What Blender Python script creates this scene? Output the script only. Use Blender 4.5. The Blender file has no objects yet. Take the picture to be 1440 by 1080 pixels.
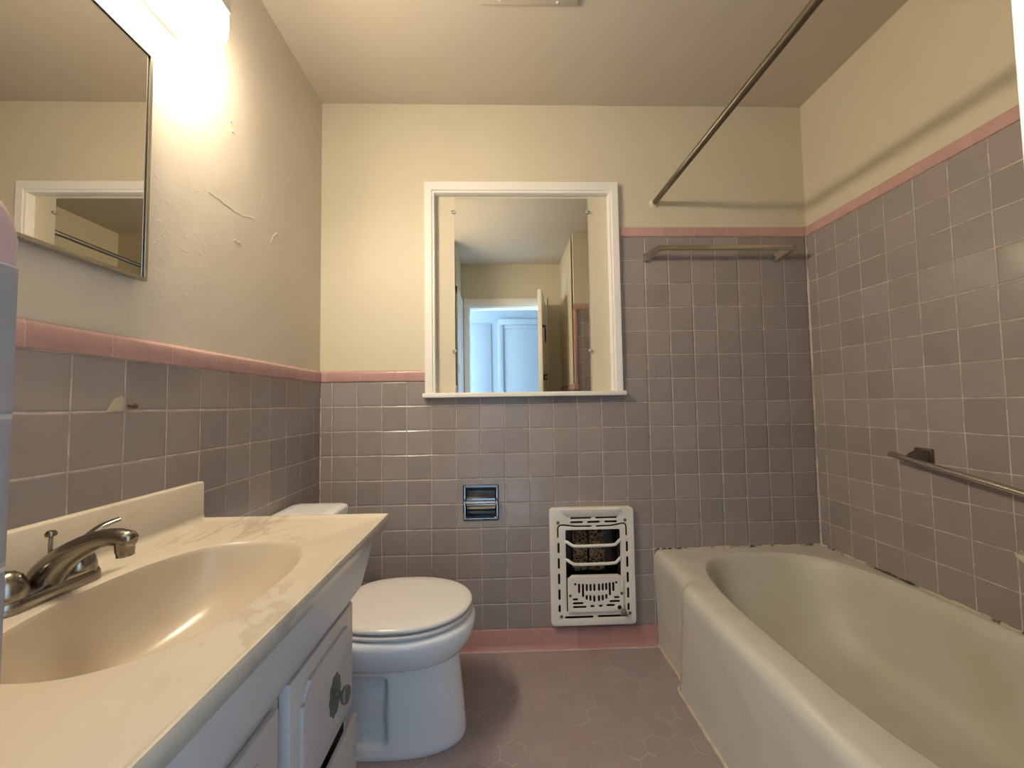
import bpy, bmesh, math, random
from mathutils import Vector, Matrix
random.seed(7)
S = bpy.context.scene
C = S.collection
PI = math.pi

# ------------------------------------------------------------------ measures
W = 2.2475          # room width (left wall x=0, right wall x=W)
H = 2.474           # ceiling
P = 0.1095          # tile pitch
ZR = 1.0714         # a horizontal grout line
Z_CAP0, Z_CAP1 = ZR + P, 1.231          # low wainscot cap
Z_TUB0, Z_TUB1 = ZR + 7 * P, 1.886      # tub wall cap
Z_BASE = ZR - 9 * P                     # top of pink base
Y_TUB = -1.408      # tub end wall
Y_VAN = -1.525      # vanity end wall
XE0, XE1 = 0.443, 1.410                 # entry passage
Y_DOOR = -2.155     # wall with the bathroom door
PB = 0.006          # painted plaster sits this far behind the tile face

# ------------------------------------------------------------------ node helper
class NT:
    def __init__(s, name):
        s.m = bpy.data.materials.new(name)
        s.m.use_nodes = True
        s.t = s.m.node_tree
        s.b = s.t.nodes['Principled BSDF']
        s._co = None
    def node(s, typ, **kw):
        n = s.t.nodes.new(typ)
        for k, v in kw.items():
            setattr(n, k, v)
        return n
    def link(s, a, b):
        if isinstance(a, bpy.types.NodeSocket):
            s.t.links.new(a, b)
        else:
            b.default_value = a
    def m_(s, op, a, b=0.0, c=0.0):
        n = s.node('ShaderNodeMath', operation=op)
        s.link(a, n.inputs[0]); s.link(b, n.inputs[1]); s.link(c, n.inputs[2])
        return n.outputs[0]
    def smooth(s, v, lo, hi, o0=0.0, o1=1.0):
        n = s.node('ShaderNodeMapRange', interpolation_type='SMOOTHSTEP')
        s.link(v, n.inputs[0]); s.link(lo, n.inputs[1]); s.link(hi, n.inputs[2]); s.link(o0, n.inputs[3]); s.link(o1, n.inputs[4])
        return n.outputs[0]
    def co(s):
        if s._co is None:
            n = s.node('ShaderNodeTexCoord')
            s._vec = n.outputs['Object']
            x = s.node('ShaderNodeSeparateXYZ'); s.t.links.new(s._vec, x.inputs[0])
            s._co = {'x': x.outputs[0], 'y': x.outputs[1], 'z': x.outputs[2]}
        return s._co
    def vec(s):
        s.co(); return s._vec
    def comb(s, x, y, z=0.0):
        n = s.node('ShaderNodeCombineXYZ')
        s.link(x, n.inputs[0]); s.link(y, n.inputs[1]); s.link(z, n.inputs[2])
        return n.outputs[0]
    def noise(s, scale, detail=2.0, vec=None, rough=0.5, dist=0.0, stretch=None):
        n = s.node('ShaderNodeTexNoise')
        n.inputs['Scale'].default_value = scale; n.inputs['Detail'].default_value = detail
        n.inputs['Roughness'].default_value = rough; n.inputs['Distortion'].default_value = dist
        v = vec if vec is not None else s.vec()
        if stretch:
            mp = s.node('ShaderNodeMapping'); mp.inputs['Scale'].default_value = stretch
            s.t.links.new(v, mp.inputs[0]); v = mp.outputs[0]
        s.t.links.new(v, n.inputs['Vector'])
        return n.outputs[0]
    def white(s, vec):
        n = s.node('ShaderNodeTexWhiteNoise'); s.t.links.new(vec, n.inputs[0]); return n.outputs[0]
    def mix(s, f, a, b):
        n = s.node('ShaderNodeMix', data_type='RGBA')
        s.link(f, n.inputs[0])
        for v, i in ((a, 6), (b, 7)):
            if isinstance(v, tuple): v = v if len(v) == 4 else v + (1.0,)
            s.link(v, n.inputs[i])
        return n.outputs[2]
    def bump(s, h, strength=1.0, dist=1.0):
        n = s.node('ShaderNodeBump'); n.inputs['Strength'].default_value = strength; n.inputs['Distance'].default_value = dist
        s.link(h, n.inputs['Height']); s.t.links.new(n.outputs[0], s.b.inputs['Normal'])
    def set(s, col=None, rough=None, metal=None, spec=None, coat=None):
        if col is not None: s.link(col if not isinstance(col, tuple) else (col if len(col) == 4 else col + (1.0,)), s.b.inputs['Base Color'])
        if rough is not None: s.link(rough, s.b.inputs['Roughness'])
        if metal is not None: s.b.inputs['Metallic'].default_value = metal
        if spec is not None: s.b.inputs['Specular IOR Level'].default_value = spec
        if coat is not None: s.b.inputs['Coat Weight'].default_value = coat
        return s.m

TILE = (0.290, 0.254, 0.248)
GROUT = (0.54, 0.47, 0.43)
PINK = (0.50, 0.31, 0.29)
PINK_GROUT = (0.55, 0.38, 0.345)

def tile_mat(name, ua, u0, v0=ZR):
    n = NT(name); c = n.co()
    wob = n.m_('MULTIPLY', n.m_('SUBTRACT', n.noise(9.0, 1.0), 0.5), 0.035)
    u = n.m_('ADD', n.m_('DIVIDE', n.m_('SUBTRACT', c[ua], u0), P), wob)
    v = n.m_('ADD', n.m_('DIVIDE', n.m_('SUBTRACT', c['z'], v0), P), wob)
    iu, iv = n.m_('FLOOR', u), n.m_('FLOOR', v)
    fu, fv = n.m_('SUBTRACT', u, iu), n.m_('SUBTRACT', v, iv)
    du = n.m_('SUBTRACT', 0.5, n.m_('ABSOLUTE', n.m_('SUBTRACT', fu, 0.5)))
    dv = n.m_('SUBTRACT', 0.5, n.m_('ABSOLUTE', n.m_('SUBTRACT', fv, 0.5)))
    d = n.m_('MINIMUM', du, dv)
    mask = n.smooth(d, 0.010, 0.020)
    ident = n.white(n.comb(iu, iv, 0.3)); id2 = n.white(n.comb(iv, iu, 3.7)); id3 = n.white(n.comb(iu, iv, 9.1))
    val = n.m_('MULTIPLY_ADD', ident, 0.16, 0.92)
    cloud = n.m_('MULTIPLY_ADD', n.noise(14.0, 3.0), 0.16, 0.92)
    val = n.m_('MULTIPLY', val, cloud)
    vc = n.node('ShaderNodeHueSaturation'); vc.inputs['Color'].default_value = TILE + (1,)
    n.t.links.new(val, vc.inputs['Value'])
    n.t.links.new(n.m_('MULTIPLY_ADD', id2, 0.016, 0.492), vc.inputs['Hue'])
    n.t.links.new(n.m_('MULTIPLY_ADD', id3, 0.25, 0.87), vc.inputs['Saturation'])
    gn = n.noise(30.0, 2.0)
    grout = n.mix(n.smooth(gn, 0.35, 0.65), tuple(g * 0.66 for g in GROUT), GROUT)
    col = n.mix(mask, grout, vc.outputs[0])
    n.set(col, n.m_('MULTIPLY_ADD', mask, -0.51, 0.68), spec=0.45)
    pillow = n.smooth(d, 0.0, 0.05)
    h = n.m_('MULTIPLY', pillow, 0.0019 if ua == 'x' else 0.0009)
    tilt = n.m_('ADD', n.m_('MULTIPLY', n.m_('SUBTRACT', fu, 0.5), n.m_('SUBTRACT', id2, 0.5)),
                n.m_('MULTIPLY', n.m_('SUBTRACT', fv, 0.5), n.m_('SUBTRACT', id3, 0.5)))
    h = n.m_('ADD', h, n.m_('MULTIPLY', n.m_('MULTIPLY', tilt, mask), 0.0014))
    h = n.m_('ADD', h, n.m_('MULTIPLY', n.noise(22.0, 1.0), 0.0006))
    n.bump(h, 1.0, 1.0)
    return n.m

def cap_mat(name, ua, u0, pitch=0.1535, col=PINK, grout=PINK_GROUT, joint=0.008):
    n = NT(name); c = n.co()
    u = n.m_('DIVIDE', n.m_('SUBTRACT', c[ua], u0), pitch)
    iu = n.m_('FLOOR', u); fu = n.m_('SUBTRACT', u, iu)
    d = n.m_('SUBTRACT', 0.5, n.m_('ABSOLUTE', n.m_('SUBTRACT', fu, 0.5)))
    mask = n.smooth(d, joint * 0.4, joint)
    idn = n.white(n.comb(iu, 1.3, 0.2))
    val = n.m_('MULTIPLY', n.m_('MULTIPLY_ADD', idn, 0.16, 0.92), n.m_('MULTIPLY_ADD', n.noise(25.0, 3.0), 0.2, 0.9))
    hs = n.node('ShaderNodeHueSaturation'); hs.inputs['Color'].default_value = col + (1,)
    n.t.links.new(val, hs.inputs['Value'])
    n.set(n.mix(mask, grout, hs.outputs[0]), n.m_('MULTIPLY_ADD', mask, -0.38, 0.6), spec=0.45)
    h = n.m_('ADD', n.m_('MULTIPLY', n.smooth(d, 0.0, 0.03), 0.0008), n.m_('MULTIPLY', n.noise(18.0, 1.0), 0.001))
    n.bump(h)
    return n.m

def paint_mat(name, col, rough=0.5, lumps=0.0016, fine=0.00012, strokes=None, spec=0.4):
    n = NT(name)
    v = n.m_('MULTIPLY_ADD', n.noise(3.0, 4.0), 0.10, 0.95)
    hs = n.node('ShaderNodeHueSaturation'); hs.inputs['Color'].default_value = col + (1,)
    n.t.links.new(v, hs.inputs['Value'])
    n.set(hs.outputs[0], rough, spec=spec)
    h = n.m_('ADD', n.m_('MULTIPLY', n.noise(7.0, 2.0), lumps), n.m_('MULTIPLY', n.noise(130.0, 2.0), fine))
    if strokes:
        h = n.m_('ADD', h, n.m_('MULTIPLY', n.smooth(n.noise(26.0, 3.0, stretch=strokes, dist=0.3), 0.60, 0.72), 0.00022))
    n.bump(h)
    return n.m

def plain(name, col, rough=0.3, metal=0.0, spec=0.5, lumps=0.0, scale=20.0, coat=0.0, var=0.0):
    n = NT(name)
    if var:
        hs = n.node('ShaderNodeHueSaturation'); hs.inputs['Color'].default_value = col + (1,)
        n.t.links.new(n.m_('MULTIPLY_ADD', n.noise(scale, 4.0), 2 * var, 1 - var), hs.inputs['Value'])
        n.set(hs.outputs[0], rough, metal, spec, coat)
    else:
        n.set(col, rough, metal, spec, coat)
    if lumps: n.bump(n.m_('MULTIPLY', n.noise(scale, 2.0), lumps))
    return n.m

CREAM = (0.61, 0.555, 0.425)
M = {}
M['paint'] = paint_mat('cream_paint', CREAM, 0.5)
M['paint_left'] = paint_mat('cream_paint_patched', (0.62, 0.56, 0.47), 0.42, lumps=0.0025, fine=0.00022, strokes=(1.0, 1.2, 3.0))
M['paint_ceil'] = paint_mat('ceiling_paint', (0.56, 0.50, 0.41), 0.6, lumps=0.0012)
M['white_paint'] = paint_mat('white_gloss_paint', (0.80, 0.78, 0.73), 0.35, lumps=0.002, fine=0.0002)
M['door_paint'] = paint_mat('white_door_paint', (0.74, 0.73, 0.70), 0.35, lumps=0.0006)
M['hall_fill'] = paint_mat('hall_fill_paint', (0.82, 0.82, 0.80), 0.5, lumps=0.0006)  # unseen hall surfaces made pale to bounce more fill into the bathroom
M['hall_door_dimmed'] = paint_mat('hall_door_dimmed_paint', (0.195, 0.20, 0.20), 0.35, lumps=0.0006)  # white door darkened in colour to offset the strong hall light
M['hall_dimmed'] = paint_mat('hall_dimmed_paint', (0.19, 0.195, 0.20), 0.5, lumps=0.0006)  # white wall seen in the mirror, darkened against the strong hall light
M['tile_back'] = tile_mat('mauve_tile_back', 'x', 0.0520)
M['tile_left'] = tile_mat('mauve_tile_left', 'y', -0.0693)
M['tile_right'] = tile_mat('mauve_tile_right', 'y', -0.0544)
M['cap_x'] = cap_mat('pink_cap_along_x', 'x', 0.027)
M['cap_y'] = cap_mat('pink_cap_along_y', 'y', -0.062)
M['cap_z'] = cap_mat('pink_cap_upright', 'z', 1.30)
M['base_x'] = cap_mat('pink_base_along_x', 'x', 0.05, col=(0.41, 0.225, 0.215), grout=(0.45, 0.27, 0.25), joint=0.005)
M['base_y'] = cap_mat('pink_base_along_y', 'y', 0.0, col=(0.41, 0.225, 0.215), grout=(0.45, 0.27, 0.25), joint=0.005)
M['porcelain'] = plain('white_porcelain', (0.84, 0.85, 0.86), 0.09, spec=0.5)
M['seat'] = plain('white_seat_plastic', (0.72, 0.69, 0.67), 0.22)
M['heater'] = plain('cream_enamel', (0.76, 0.73, 0.67), 0.22, lumps=0.0004, var=0.05)
M['black'] = plain('heater_shade_black', (0.012, 0.010, 0.008), 0.8)  # near-black painted as the shade inside the heater
M['chrome'] = plain('chrome', (0.55, 0.54, 0.52), 0.1, 1.0)
M['nickel'] = plain('brushed_nickel', (0.52, 0.49, 0.44), 0.22, 1.0)
M['faucet'] = plain('worn_chrome', (0.27, 0.25, 0.22), 0.2, 1.0)
M['dark_chrome'] = plain('dark_chrome', (0.26, 0.25, 0.24), 0.1, 1.0)
M['steel'] = plain('polished_steel', (0.56, 0.52, 0.46), 0.16, 1.0)
M['bronze'] = plain('dull_steel_rod', (0.22, 0.19, 0.15), 0.32, 1.0)
M['dark_metal'] = plain('dark_metal', (0.06, 0.055, 0.05), 0.4, 1.0)
M['pewter'] = plain('tarnished_pewter', (0.20, 0.21, 0.18), 0.55, 0.7, lumps=0.0035, scale=160.0, var=0.35)
M['mirror'] = plain('mirror_silver', (0.82, 0.83, 0.80), 0.004, 1.0)
M['mirror_dark'] = plain('aged_mirror_silver', (0.74, 0.72, 0.68), 0.004, 1.0)
M['frame_metal'] = plain('mirror_frame_metal', (0.50, 0.47, 0.42), 0.3, 1.0)
M['vanity'] = plain('vanity_grey_white_paint', (0.56, 0.535, 0.52), 0.35, lumps=0.0004)
M['vanity_dark'] = plain('cabinet_gap_shade', (0.03, 0.03, 0.03), 0.8)  # near-black painted as shade in the cabinet gaps
M['plate_white'] = plain('white_enamel_metal', (0.78, 0.76, 0.70), 0.3)
M['screw'] = plain('rusty_screw', (0.18, 0.13, 0.09), 0.55, 0.6)
M['knob_grey'] = plain('grey_valve', (0.20, 0.19, 0.15), 0.5, 0.4)
M['chip'] = plain('bare_plaster_chip', (0.46, 0.40, 0.31), 0.8, lumps=0.002, scale=60.0)
M['ceramic'] = plain('cream_ceramic', (0.72, 0.68, 0.58), 0.12)
M['hall_floor'] = plain('hall_floor_fill', (0.72, 0.70, 0.66), 0.9)  # unseen floor, made pale to bounce hall light into the bathroom
n = NT('clear_clip'); n.set((0.85, 0.82, 0.72), 0.15); n.b.inputs['Transmission Weight'].default_value = 0.5; M['clip'] = n.m
n = NT('lit_diffuser'); n.set((0.9, 0.9, 0.86), 0.4)
n.b.inputs['Emission Color'].default_value = (1.0, 0.84, 0.62, 1); n.b.inputs['Emission Strength'].default_value = 116.0
M['lamp'] = n.m

# tub enamel, a little worn
n = NT('tub_enamel')
n.set(n.mix(n.smooth(n.noise(6.0, 4.0), 0.45, 0.75), (0.56, 0.545, 0.48), (0.52, 0.50, 0.43)), 0.16, spec=0.5); M['tub'] = n.m
n = NT('worn_tub_enamel'); n.set(n.mix(n.smooth(n.noise(5.0, 4.0), 0.4, 0.75), (0.54, 0.525, 0.455), (0.50, 0.475, 0.38)), 0.42, spec=0.4); M['tub_worn'] = n.m
# counter: cultured marble
n = NT('cultured_marble')
vn = n.noise(5.0, 6.0, rough=0.62, dist=1.4, stretch=(1.0, 0.55, 1.0))
band = n.m_('ABSOLUTE', n.m_('SUBTRACT', vn, 0.5))
vein = n.m_('MULTIPLY', n.smooth(band, 0.0, 0.055, 1.0, 0.0), n.smooth(n.noise(4.2, 2.0), 0.52, 0.72))
basec = n.mix(n.smooth(n.noise(3.0, 3.0), 0.3, 0.7), (0.48, 0.42, 0.335), (0.51, 0.455, 0.37))
n.set(n.mix(n.m_('MULTIPLY', vein, 0.36), basec, (0.22, 0.16, 0.10)), 0.2, spec=0.5); M['marble'] = n.m
n = NT('cultured_marble_basin')
n.set(n.mix(n.smooth(n.noise(3.0, 3.0), 0.3, 0.7), (0.43, 0.345, 0.245), (0.50, 0.44, 0.35)), 0.26, spec=0.5); M['basin'] = n.m
# caulk with mildew
n = NT('old_caulk')
n.set(n.mix(n.smooth(n.noise(7.0, 5.0, rough=0.7), 0.50, 0.58), (0.56, 0.49, 0.36), (0.055, 0.04, 0.03)), 0.6)
n.bump(n.m_('MULTIPLY', n.noise(60.0, 3.0), 0.004)); M['caulk'] = n.m
n = NT('corner_caulk')
n.set(n.mix(n.smooth(n.noise(14.0, 3.0), 0.45, 0.6), (0.58, 0.52, 0.42), (0.36, 0.29, 0.24)), 0.6); M['caulk2'] = n.m
M['caulk_pink'] = plain('pinkish_caulk', (0.50, 0.38, 0.33), 0.6)
n = NT('floor_caulk')
n.set(n.mix(n.smooth(n.noise(18.0, 3.0), 0.56, 0.72), (0.56, 0.49, 0.37), (0.36, 0.29, 0.21)), 0.6); M['caulk3'] = n.m
# heater ceramic radiant
n = NT('ceramic_radiant'); c = n.co()
vor = n.node('ShaderNodeTexVoronoi', feature='DISTANCE_TO_EDGE'); vor.inputs['Scale'].default_value = 62.0
n.t.links.new(n.vec(), vor.inputs['Vector'])
e = n.smooth(vor.outputs[0], 0.03, 0.16)
n.set(n.mix(e, (0.20, 0.14, 0.08), (0.03, 0.018, 0.009)), 0.8)
n.bump(n.m_('MULTIPLY', e, -0.004)); M['radiant'] = n.m
# hexagon floor
n = NT('hexagon_floor_tile'); c = n.co()
s = 0.0755
X = n.m_('DIVIDE', n.m_('SUBTRACT', c['x'], 0.8208), s)
Y = n.m_('DIVIDE', n.m_('ADD', c['y'], 0.117), s * 1.05)
wob = n.m_('MULTIPLY', n.m_('SUBTRACT', n.noise(12.0, 1.0), 0.5), 0.05)
X = n.m_('ADD', X, wob); Y = n.m_('ADD', Y, wob)
R3 = math.sqrt(3)
def wrapc(v, per): return n.m_('SUBTRACT', v, n.m_('MULTIPLY', n.m_('ROUND', n.m_('DIVIDE', v, per)), per))
ax, ay = wrapc(X, 1.0), wrapc(Y, R3)
bx_, by_ = wrapc(n.m_('SUBTRACT', X, 0.5), 1.0), wrapc(n.m_('SUBTRACT', Y, R3 / 2), R3)
da = n.m_('ADD', n.m_('MULTIPLY', ax, ax), n.m_('MULTIPLY', ay, ay))
db = n.m_('ADD', n.m_('MULTIPLY', bx_, bx_), n.m_('MULTIPLY', by_, by_))
sel = n.m_('LESS_THAN', da, db)
def pick(p, q): return n.m_('ADD', n.m_('MULTIPLY', sel, p), n.m_('MULTIPLY', n.m_('SUBTRACT', 1.0, sel), q))
gx, gy = pick(ax, bx_), pick(ay, by_)
agx, agy = n.m_('ABSOLUTE', gx), n.m_('ABSOLUTE', gy)
hd = n.m_('MAXIMUM', agx, n.m_('ADD', n.m_('MULTIPLY', agx, 0.5), n.m_('MULTIPLY', agy, R3 / 2)))
edge = n.m_('SUBTRACT', 0.5, hd)
mask = n.smooth(edge, 0.006, 0.022)
idv = n.white(n.comb(n.m_('ROUND', n.m_('MULTIPLY', n.m_('SUBTRACT', X, gx), 2.0)), n.m_('ROUND', n.m_('MULTIPLY', n.m_('SUBTRACT', Y, gy), 2.0)), 0.5))
hs = n.node('ShaderNodeHueSaturation'); hs.inputs['Color'].default_value = (0.31, 0.245, 0.25, 1)
n.t.links.new(n.m_('MULTIPLY', n.m_('MULTIPLY_ADD', idv, 0.07, 0.965), n.m_('MULTIPLY_ADD', n.noise(16.0, 5.0), 0.2, 0.90)), hs.inputs['Value'])
dirty = n.smooth(n.noise(7.0, 2.0), 0.47, 0.66)
grt = n.mix(dirty, (0.31, 0.25, 0.25), (0.46, 0.40, 0.37))
n.set(n.mix(mask, grt, hs.outputs[0]), n.m_('MULTIPLY_ADD', n.noise(9.0, 3.0), 0.2, 0.36), spec=0.35)
n.bump(n.m_('ADD', n.m_('MULTIPLY', n.smooth(edge, 0.0, 0.05), 0.0006), n.m_('MULTIPLY', n.noise(40.0, 2.0), 0.0003)))
M['hex'] = n.m

# ------------------------------------------------------------------ mesh helpers
def tag(o, label=None, cat=None, group=None, kind=None):
    if label: o['label'] = label
    if cat: o['category'] = cat
    if group: o['group'] = group
    if kind: o['kind'] = kind
    return o
def obj(name, bm, m, parent=None, angle=40, smooth=True):
    bmesh.ops.recalc_face_normals(bm, faces=bm.faces[:])
    me = bpy.data.meshes.new(name); bm.to_mesh(me); bm.free()
    o = bpy.data.objects.new(name, me); C.objects.link(o)
    if isinstance(m, str): m = M[m]
    me.materials.append(m)
    if smooth:
        me.polygons.foreach_set('use_smooth', [True] * len(me.polygons))
        me.set_sharp_from_angle(angle=math.radians(angle))
    if parent is not None:
        o.parent = parent
        o.matrix_parent_inverse = parent.matrix_basis.inverted()
    return o
def thing(name, label, cat, loc=(0, 0, 0), group=None, kind=None):
    o = bpy.data.objects.new(name, None); C.objects.link(o); o.location = loc
    o.empty_display_size = 0.05
    return tag(o, label, cat, group, kind)
def nb(): return bmesh.new()
def box(bm, x0, x1, y0, y1, z0, z1, bev=0.0, seg=2):
    vs = [bm.verts.new((x, y, z)) for x in (x0, x1) for y in (y0, y1) for z in (z0, z1)]
    q = lambda *i: bm.faces.new([vs[k] for k in i])
    fs = [q(0, 1, 3, 2), q(4, 6, 7, 5), q(0, 4, 5, 1), q(2, 3, 7, 6), q(0, 2, 6, 4), q(1, 5, 7, 3)]
    if bev:
        es = list({e for f in fs for e in f.edges})
        bmesh.ops.bevel(bm, geom=es, offset=bev, segments=seg, profile=0.5, affect='EDGES')
    return bm
def loft(bm, rings, cap0=True, cap1=True):
    R = [[bm.verts.new(p) for p in r] for r in rings]
    k = len(R[0])
    for a, b in zip(R, R[1:]):
        for i in range(k):
            j = (i + 1) % k
            bm.faces.new((a[i], a[j], b[j], b[i]))
    if cap0: bm.faces.new(R[0][::-1])
    if cap1: bm.faces.new(R[-1])
    return R
def frame_of(d):
    d = d.normalized()
    a = Vector((0, 0, 1)) if abs(d.z) < 0.9 else Vector((1, 0, 0))
    u = d.cross(a).normalized(); v = d.cross(u).normalized()
    return u, v
def tube(bm, pts, r, n=16, flat=(1, 1)):
    pts = [Vector(p) for p in pts]
    rs = r if isinstance(r, (list, tuple)) else [r] * len(pts)
    rings = []
    u0 = None
    for i, p in enumerate(pts):
        d = (pts[min(i + 1, len(pts) - 1)] - pts[max(i - 1, 0)])
        u, v = frame_of(d)
        if u0 is not None:
            u = (u0 - d.normalized() * u0.dot(d.normalized())).normalized(); v = d.normalized().cross(u)
        u0 = u
        rings.append([p + (u * math.cos(t) * flat[0] + v * math.sin(t) * flat[1]) * rs[i] for t in [2 * PI * k / n for k in range(n)]])
    loft(bm, rings)
    return bm
def smooth_path(pts, k=8):
    pts = [Vector(p) for p in pts]; out = []
    for i in range(len(pts) - 1):
        p0 = pts[max(i - 1, 0)]; p1 = pts[i]; p2 = pts[i + 1]; p3 = pts[min(i + 2, len(pts) - 1)]
        for j in range(k):
            t = j / k
            out.append(0.5 * ((2 * p1) + (p2 - p0) * t + (2 * p0 - 5 * p1 + 4 * p2 - p3) * t * t + (3 * p1 - p0 - 3 * p2 + p3) * t ** 3))
    out.append(pts[-1]); return out
def lathe(bm, prof, c, axis=(0, 0, 1), n=32, sq=(1, 1)):
    ax = Vector(axis).normalized(); u, v = frame_of(ax); c = Vector(c)
    loft(bm, [[c + ax * h + (u * math.cos(t) * sq[0] + v * math.sin(t) * sq[1]) * max(r, 1e-5) for t in [2 * PI * k / n for k in range(n)]] for r, h in prof])
    return bm
def prism(bm, poly, axis, a0, a1, bev=0.0):
    """poly in the two other axes (in xyz order), extruded along axis"""
    def P3(p, a):
        q = list(p); q.insert('xyz'.index(axis), a); return q
    A = [bm.verts.new(P3(p, a0)) for p in poly]; B = [bm.verts.new(P3(p, a1)) for p in poly]
    fs = [bm.faces.new(A[::-1]), bm.faces.new(B)]
    for i in range(len(poly)):
        j = (i + 1) % len(poly); fs.append(bm.faces.new((A[i], A[j], B[j], B[i])))
    if bev:
        es = list({e for f in fs[:2] for e in f.edges})
        bmesh.ops.bevel(bm, geom=es, offset=bev, segments=2, profile=0.5, affect='EDGES')
    return bm
def panel(bm, axis, pos, thick, rects, holes=()):
    """slab whose face lies at axis=pos, extruded by thick along axis; rects, holes = (u0,u1,v0,v1)"""
    us = sorted({v for r in list(rects) + list(holes) for v in r[:2]}); vs = sorted({v for r in list(rects) + list(holes) for v in r[2:]})
    ins = lambda u, v, r: r[0] < u < r[1] and r[2] < v < r[3]
    vd = {}
    def V(u, v):
        if (u, v) not in vd:
            q = [u, v]; q.insert('xyz'.index(axis), pos); vd[(u, v)] = bm.verts.new(q)
        return vd[(u, v)]
    fs = []
    for u0, u1 in zip(us, us[1:]):
        for v0, v1 in zip(vs, vs[1:]):
            cu, cv = (u0 + u1) / 2, (v0 + v1) / 2
            if any(ins(cu, cv, r) for r in rects) and not any(ins(cu, cv, h) for h in holes):
                fs.append(bm.faces.new((V(u0, v0), V(u1, v0), V(u1, v1), V(u0, v1))))
    r = bmesh.ops.extrude_face_region(bm, geom=fs)
    d = [0, 0, 0]; d['xyz'.index(axis)] = thick
    bmesh.ops.translate(bm, vec=d, verts=[g for g in r['geom'] if isinstance(g, bmesh.types.BMVert)])
    bm.faces.ensure_lookup_table()
    return bm
def stadium(cx, cy, L, w, ang=0.0, n=6):
    pts = []
    for s, a0 in ((1, -PI / 2), (-1, PI / 2)):
        for k in range(n + 1):
            a = a0 + PI * k / n
            pts.append((s * (L - w) / 2 + w / 2 * math.cos(a), w / 2 * math.sin(a)))
    c, s_ = math.cos(ang), math.sin(ang)
    return [(cx + x * c - y * s_, cy + x * s_ + y * c) for x, y in pts]
def rrect(x0, x1, y0, y1, r, n=6):
    pts = []
    for cx, cy, a0 in ((x1 - r, y1 - r, 0), (x0 + r, y1 - r, PI / 2), (x0 + r, y0 + r, PI), (x1 - r, y0 + r, 1.5 * PI)):
        for k in range(n + 1):
            a = a0 + PI / 2 * k / n; pts.append((cx + r * math.cos(a), cy + r * math.sin(a)))
    return pts
def plate(name, outlines, half, bevel, xf, m, parent):
    """flat plate with real openings: outer outline first, then the holes; xf maps (u,v,w) to the room"""
    cu = bpy.data.curves.new(name, 'CURVE'); cu.dimensions = '2D'; cu.fill_mode = 'BOTH'
    cu.extrude = half; cu.bevel_depth = bevel; cu.bevel_resolution = 2; cu.bevel_mode = 'ROUND'
    for pl in outlines:
        sp = cu.splines.new('POLY'); sp.points.add(len(pl) - 1)
        for q, (a, b) in zip(sp.points, pl): q.co = (a, b, 0, 1)
        sp.use_cyclic_u = True
    t = bpy.data.objects.new('tmp_plate', cu); C.objects.link(t)
    dg = bpy.context.evaluated_depsgraph_get(); dg.update()
    me = bpy.data.meshes.new_from_object(t.evaluated_get(dg))
    bpy.data.objects.remove(t); bpy.data.curves.remove(cu)
    bm = nb(); bm.from_mesh(me); bpy.data.meshes.remove(me)
    bmesh.ops.remove_doubles(bm, verts=bm.verts[:], dist=1e-5)
    for v in bm.verts: v.co = Vector(xf(*v.co))
    return obj(name, bm, m, parent, 35)
def sstep(a, b, x):
    t = min(1, max(0, (x - a) / (b - a))); return t * t * (3 - 2 * t)

# ------------------------------------------------------------------ the room
def structure(name, label, bm, m, cat='wall'):
    o = obj(name, bm, m, None, 30); return tag(o, label, cat, kind='structure')
def empty_structure(name, label, cat): return thing(name, label, cat, kind='structure')

HOLE_TP = (0.636, 0.778, 0.568, 0.706)
HOLE_HT = (1.062, 1.322, 0.150, 0.540)
HOLE_WIN = (0.505, 1.315, 1.124, 2.055)

fl = structure('floor', 'floor of dull mauve hexagon tiles between the vanity, toilet and bathtub',
               panel(nb(), 'z', 0.0, -0.1, [(-0.1, W + 0.1, Y_DOOR - 0.06, 0.1)]), 'hex', 'floor')
ce = structure('ceiling', 'plain cream painted bathroom ceiling', panel(nb(), 'z', H, 0.1, [(-0.12, W + 0.12, Y_DOOR - 0.1, 0.12)]), 'paint_ceil', 'ceiling')

# back wall
wb = structure('wall_back', 'back wall, cream paint above mauve square tiles, with the boxed-in window', panel(nb(), 'y', PB, 0.10, [(-0.12, W + 0.12, 0, H)], [HOLE_TP, HOLE_HT, HOLE_WIN]), 'paint')
obj('wall_tiling', panel(nb(), 'y', 0.0, PB + 0.001, [(0, 1.33, Z_BASE, Z_CAP0), (1.33, W, Z_BASE, Z_TUB0)], [HOLE_TP, HOLE_HT, (HOLE_WIN[0] - 0.02, HOLE_WIN[1] + 0.02, HOLE_WIN[2] - 0.01, 2.1)]), 'tile_back', wb)
def cap_profile(z0, z1, proud=0.006, nseg=6):
    """(depth out of the wall, z): flat face with a rounded top edge"""
    r = 0.011; p = [(0.0, z0), (proud * 0.7, z0 + 0.001), (proud, z0 + 0.004)]
    for k in range(nseg + 1):
        a = PI / 2 * k / nseg
        p.append((proud - r + r * math.cos(a), z1 - r + r * math.sin(a)))
    p.append((-PB - 0.001, z1 - 0.0005)); p.append((-PB - 0.001, z0))
    return p
def cap_run(name, axis, face, sign, a0, a1, z0, z1, m, parent):
    # sign: direction out of the wall along the wall's normal axis
    prof = [(face + sign * d, z) for d, z in cap_profile(z0, z1)]
    return obj(name, prism(nb(), prof, axis, a0, a1), m, parent, 50)
# for a wall whose normal is y the profile plane is (y,z) and the run is along x; for normal x it is (x,z) along y
cap_run('cap_tiles', 'x', 0.0, -1, 0.0, 0.47, Z_CAP0, Z_CAP1, 'cap_x', wb)
cap_run('cap_tiles', 'x', 0.0, -1, 1.35, W, Z_TUB0, Z_TUB1, 'cap_x', wb)

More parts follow.
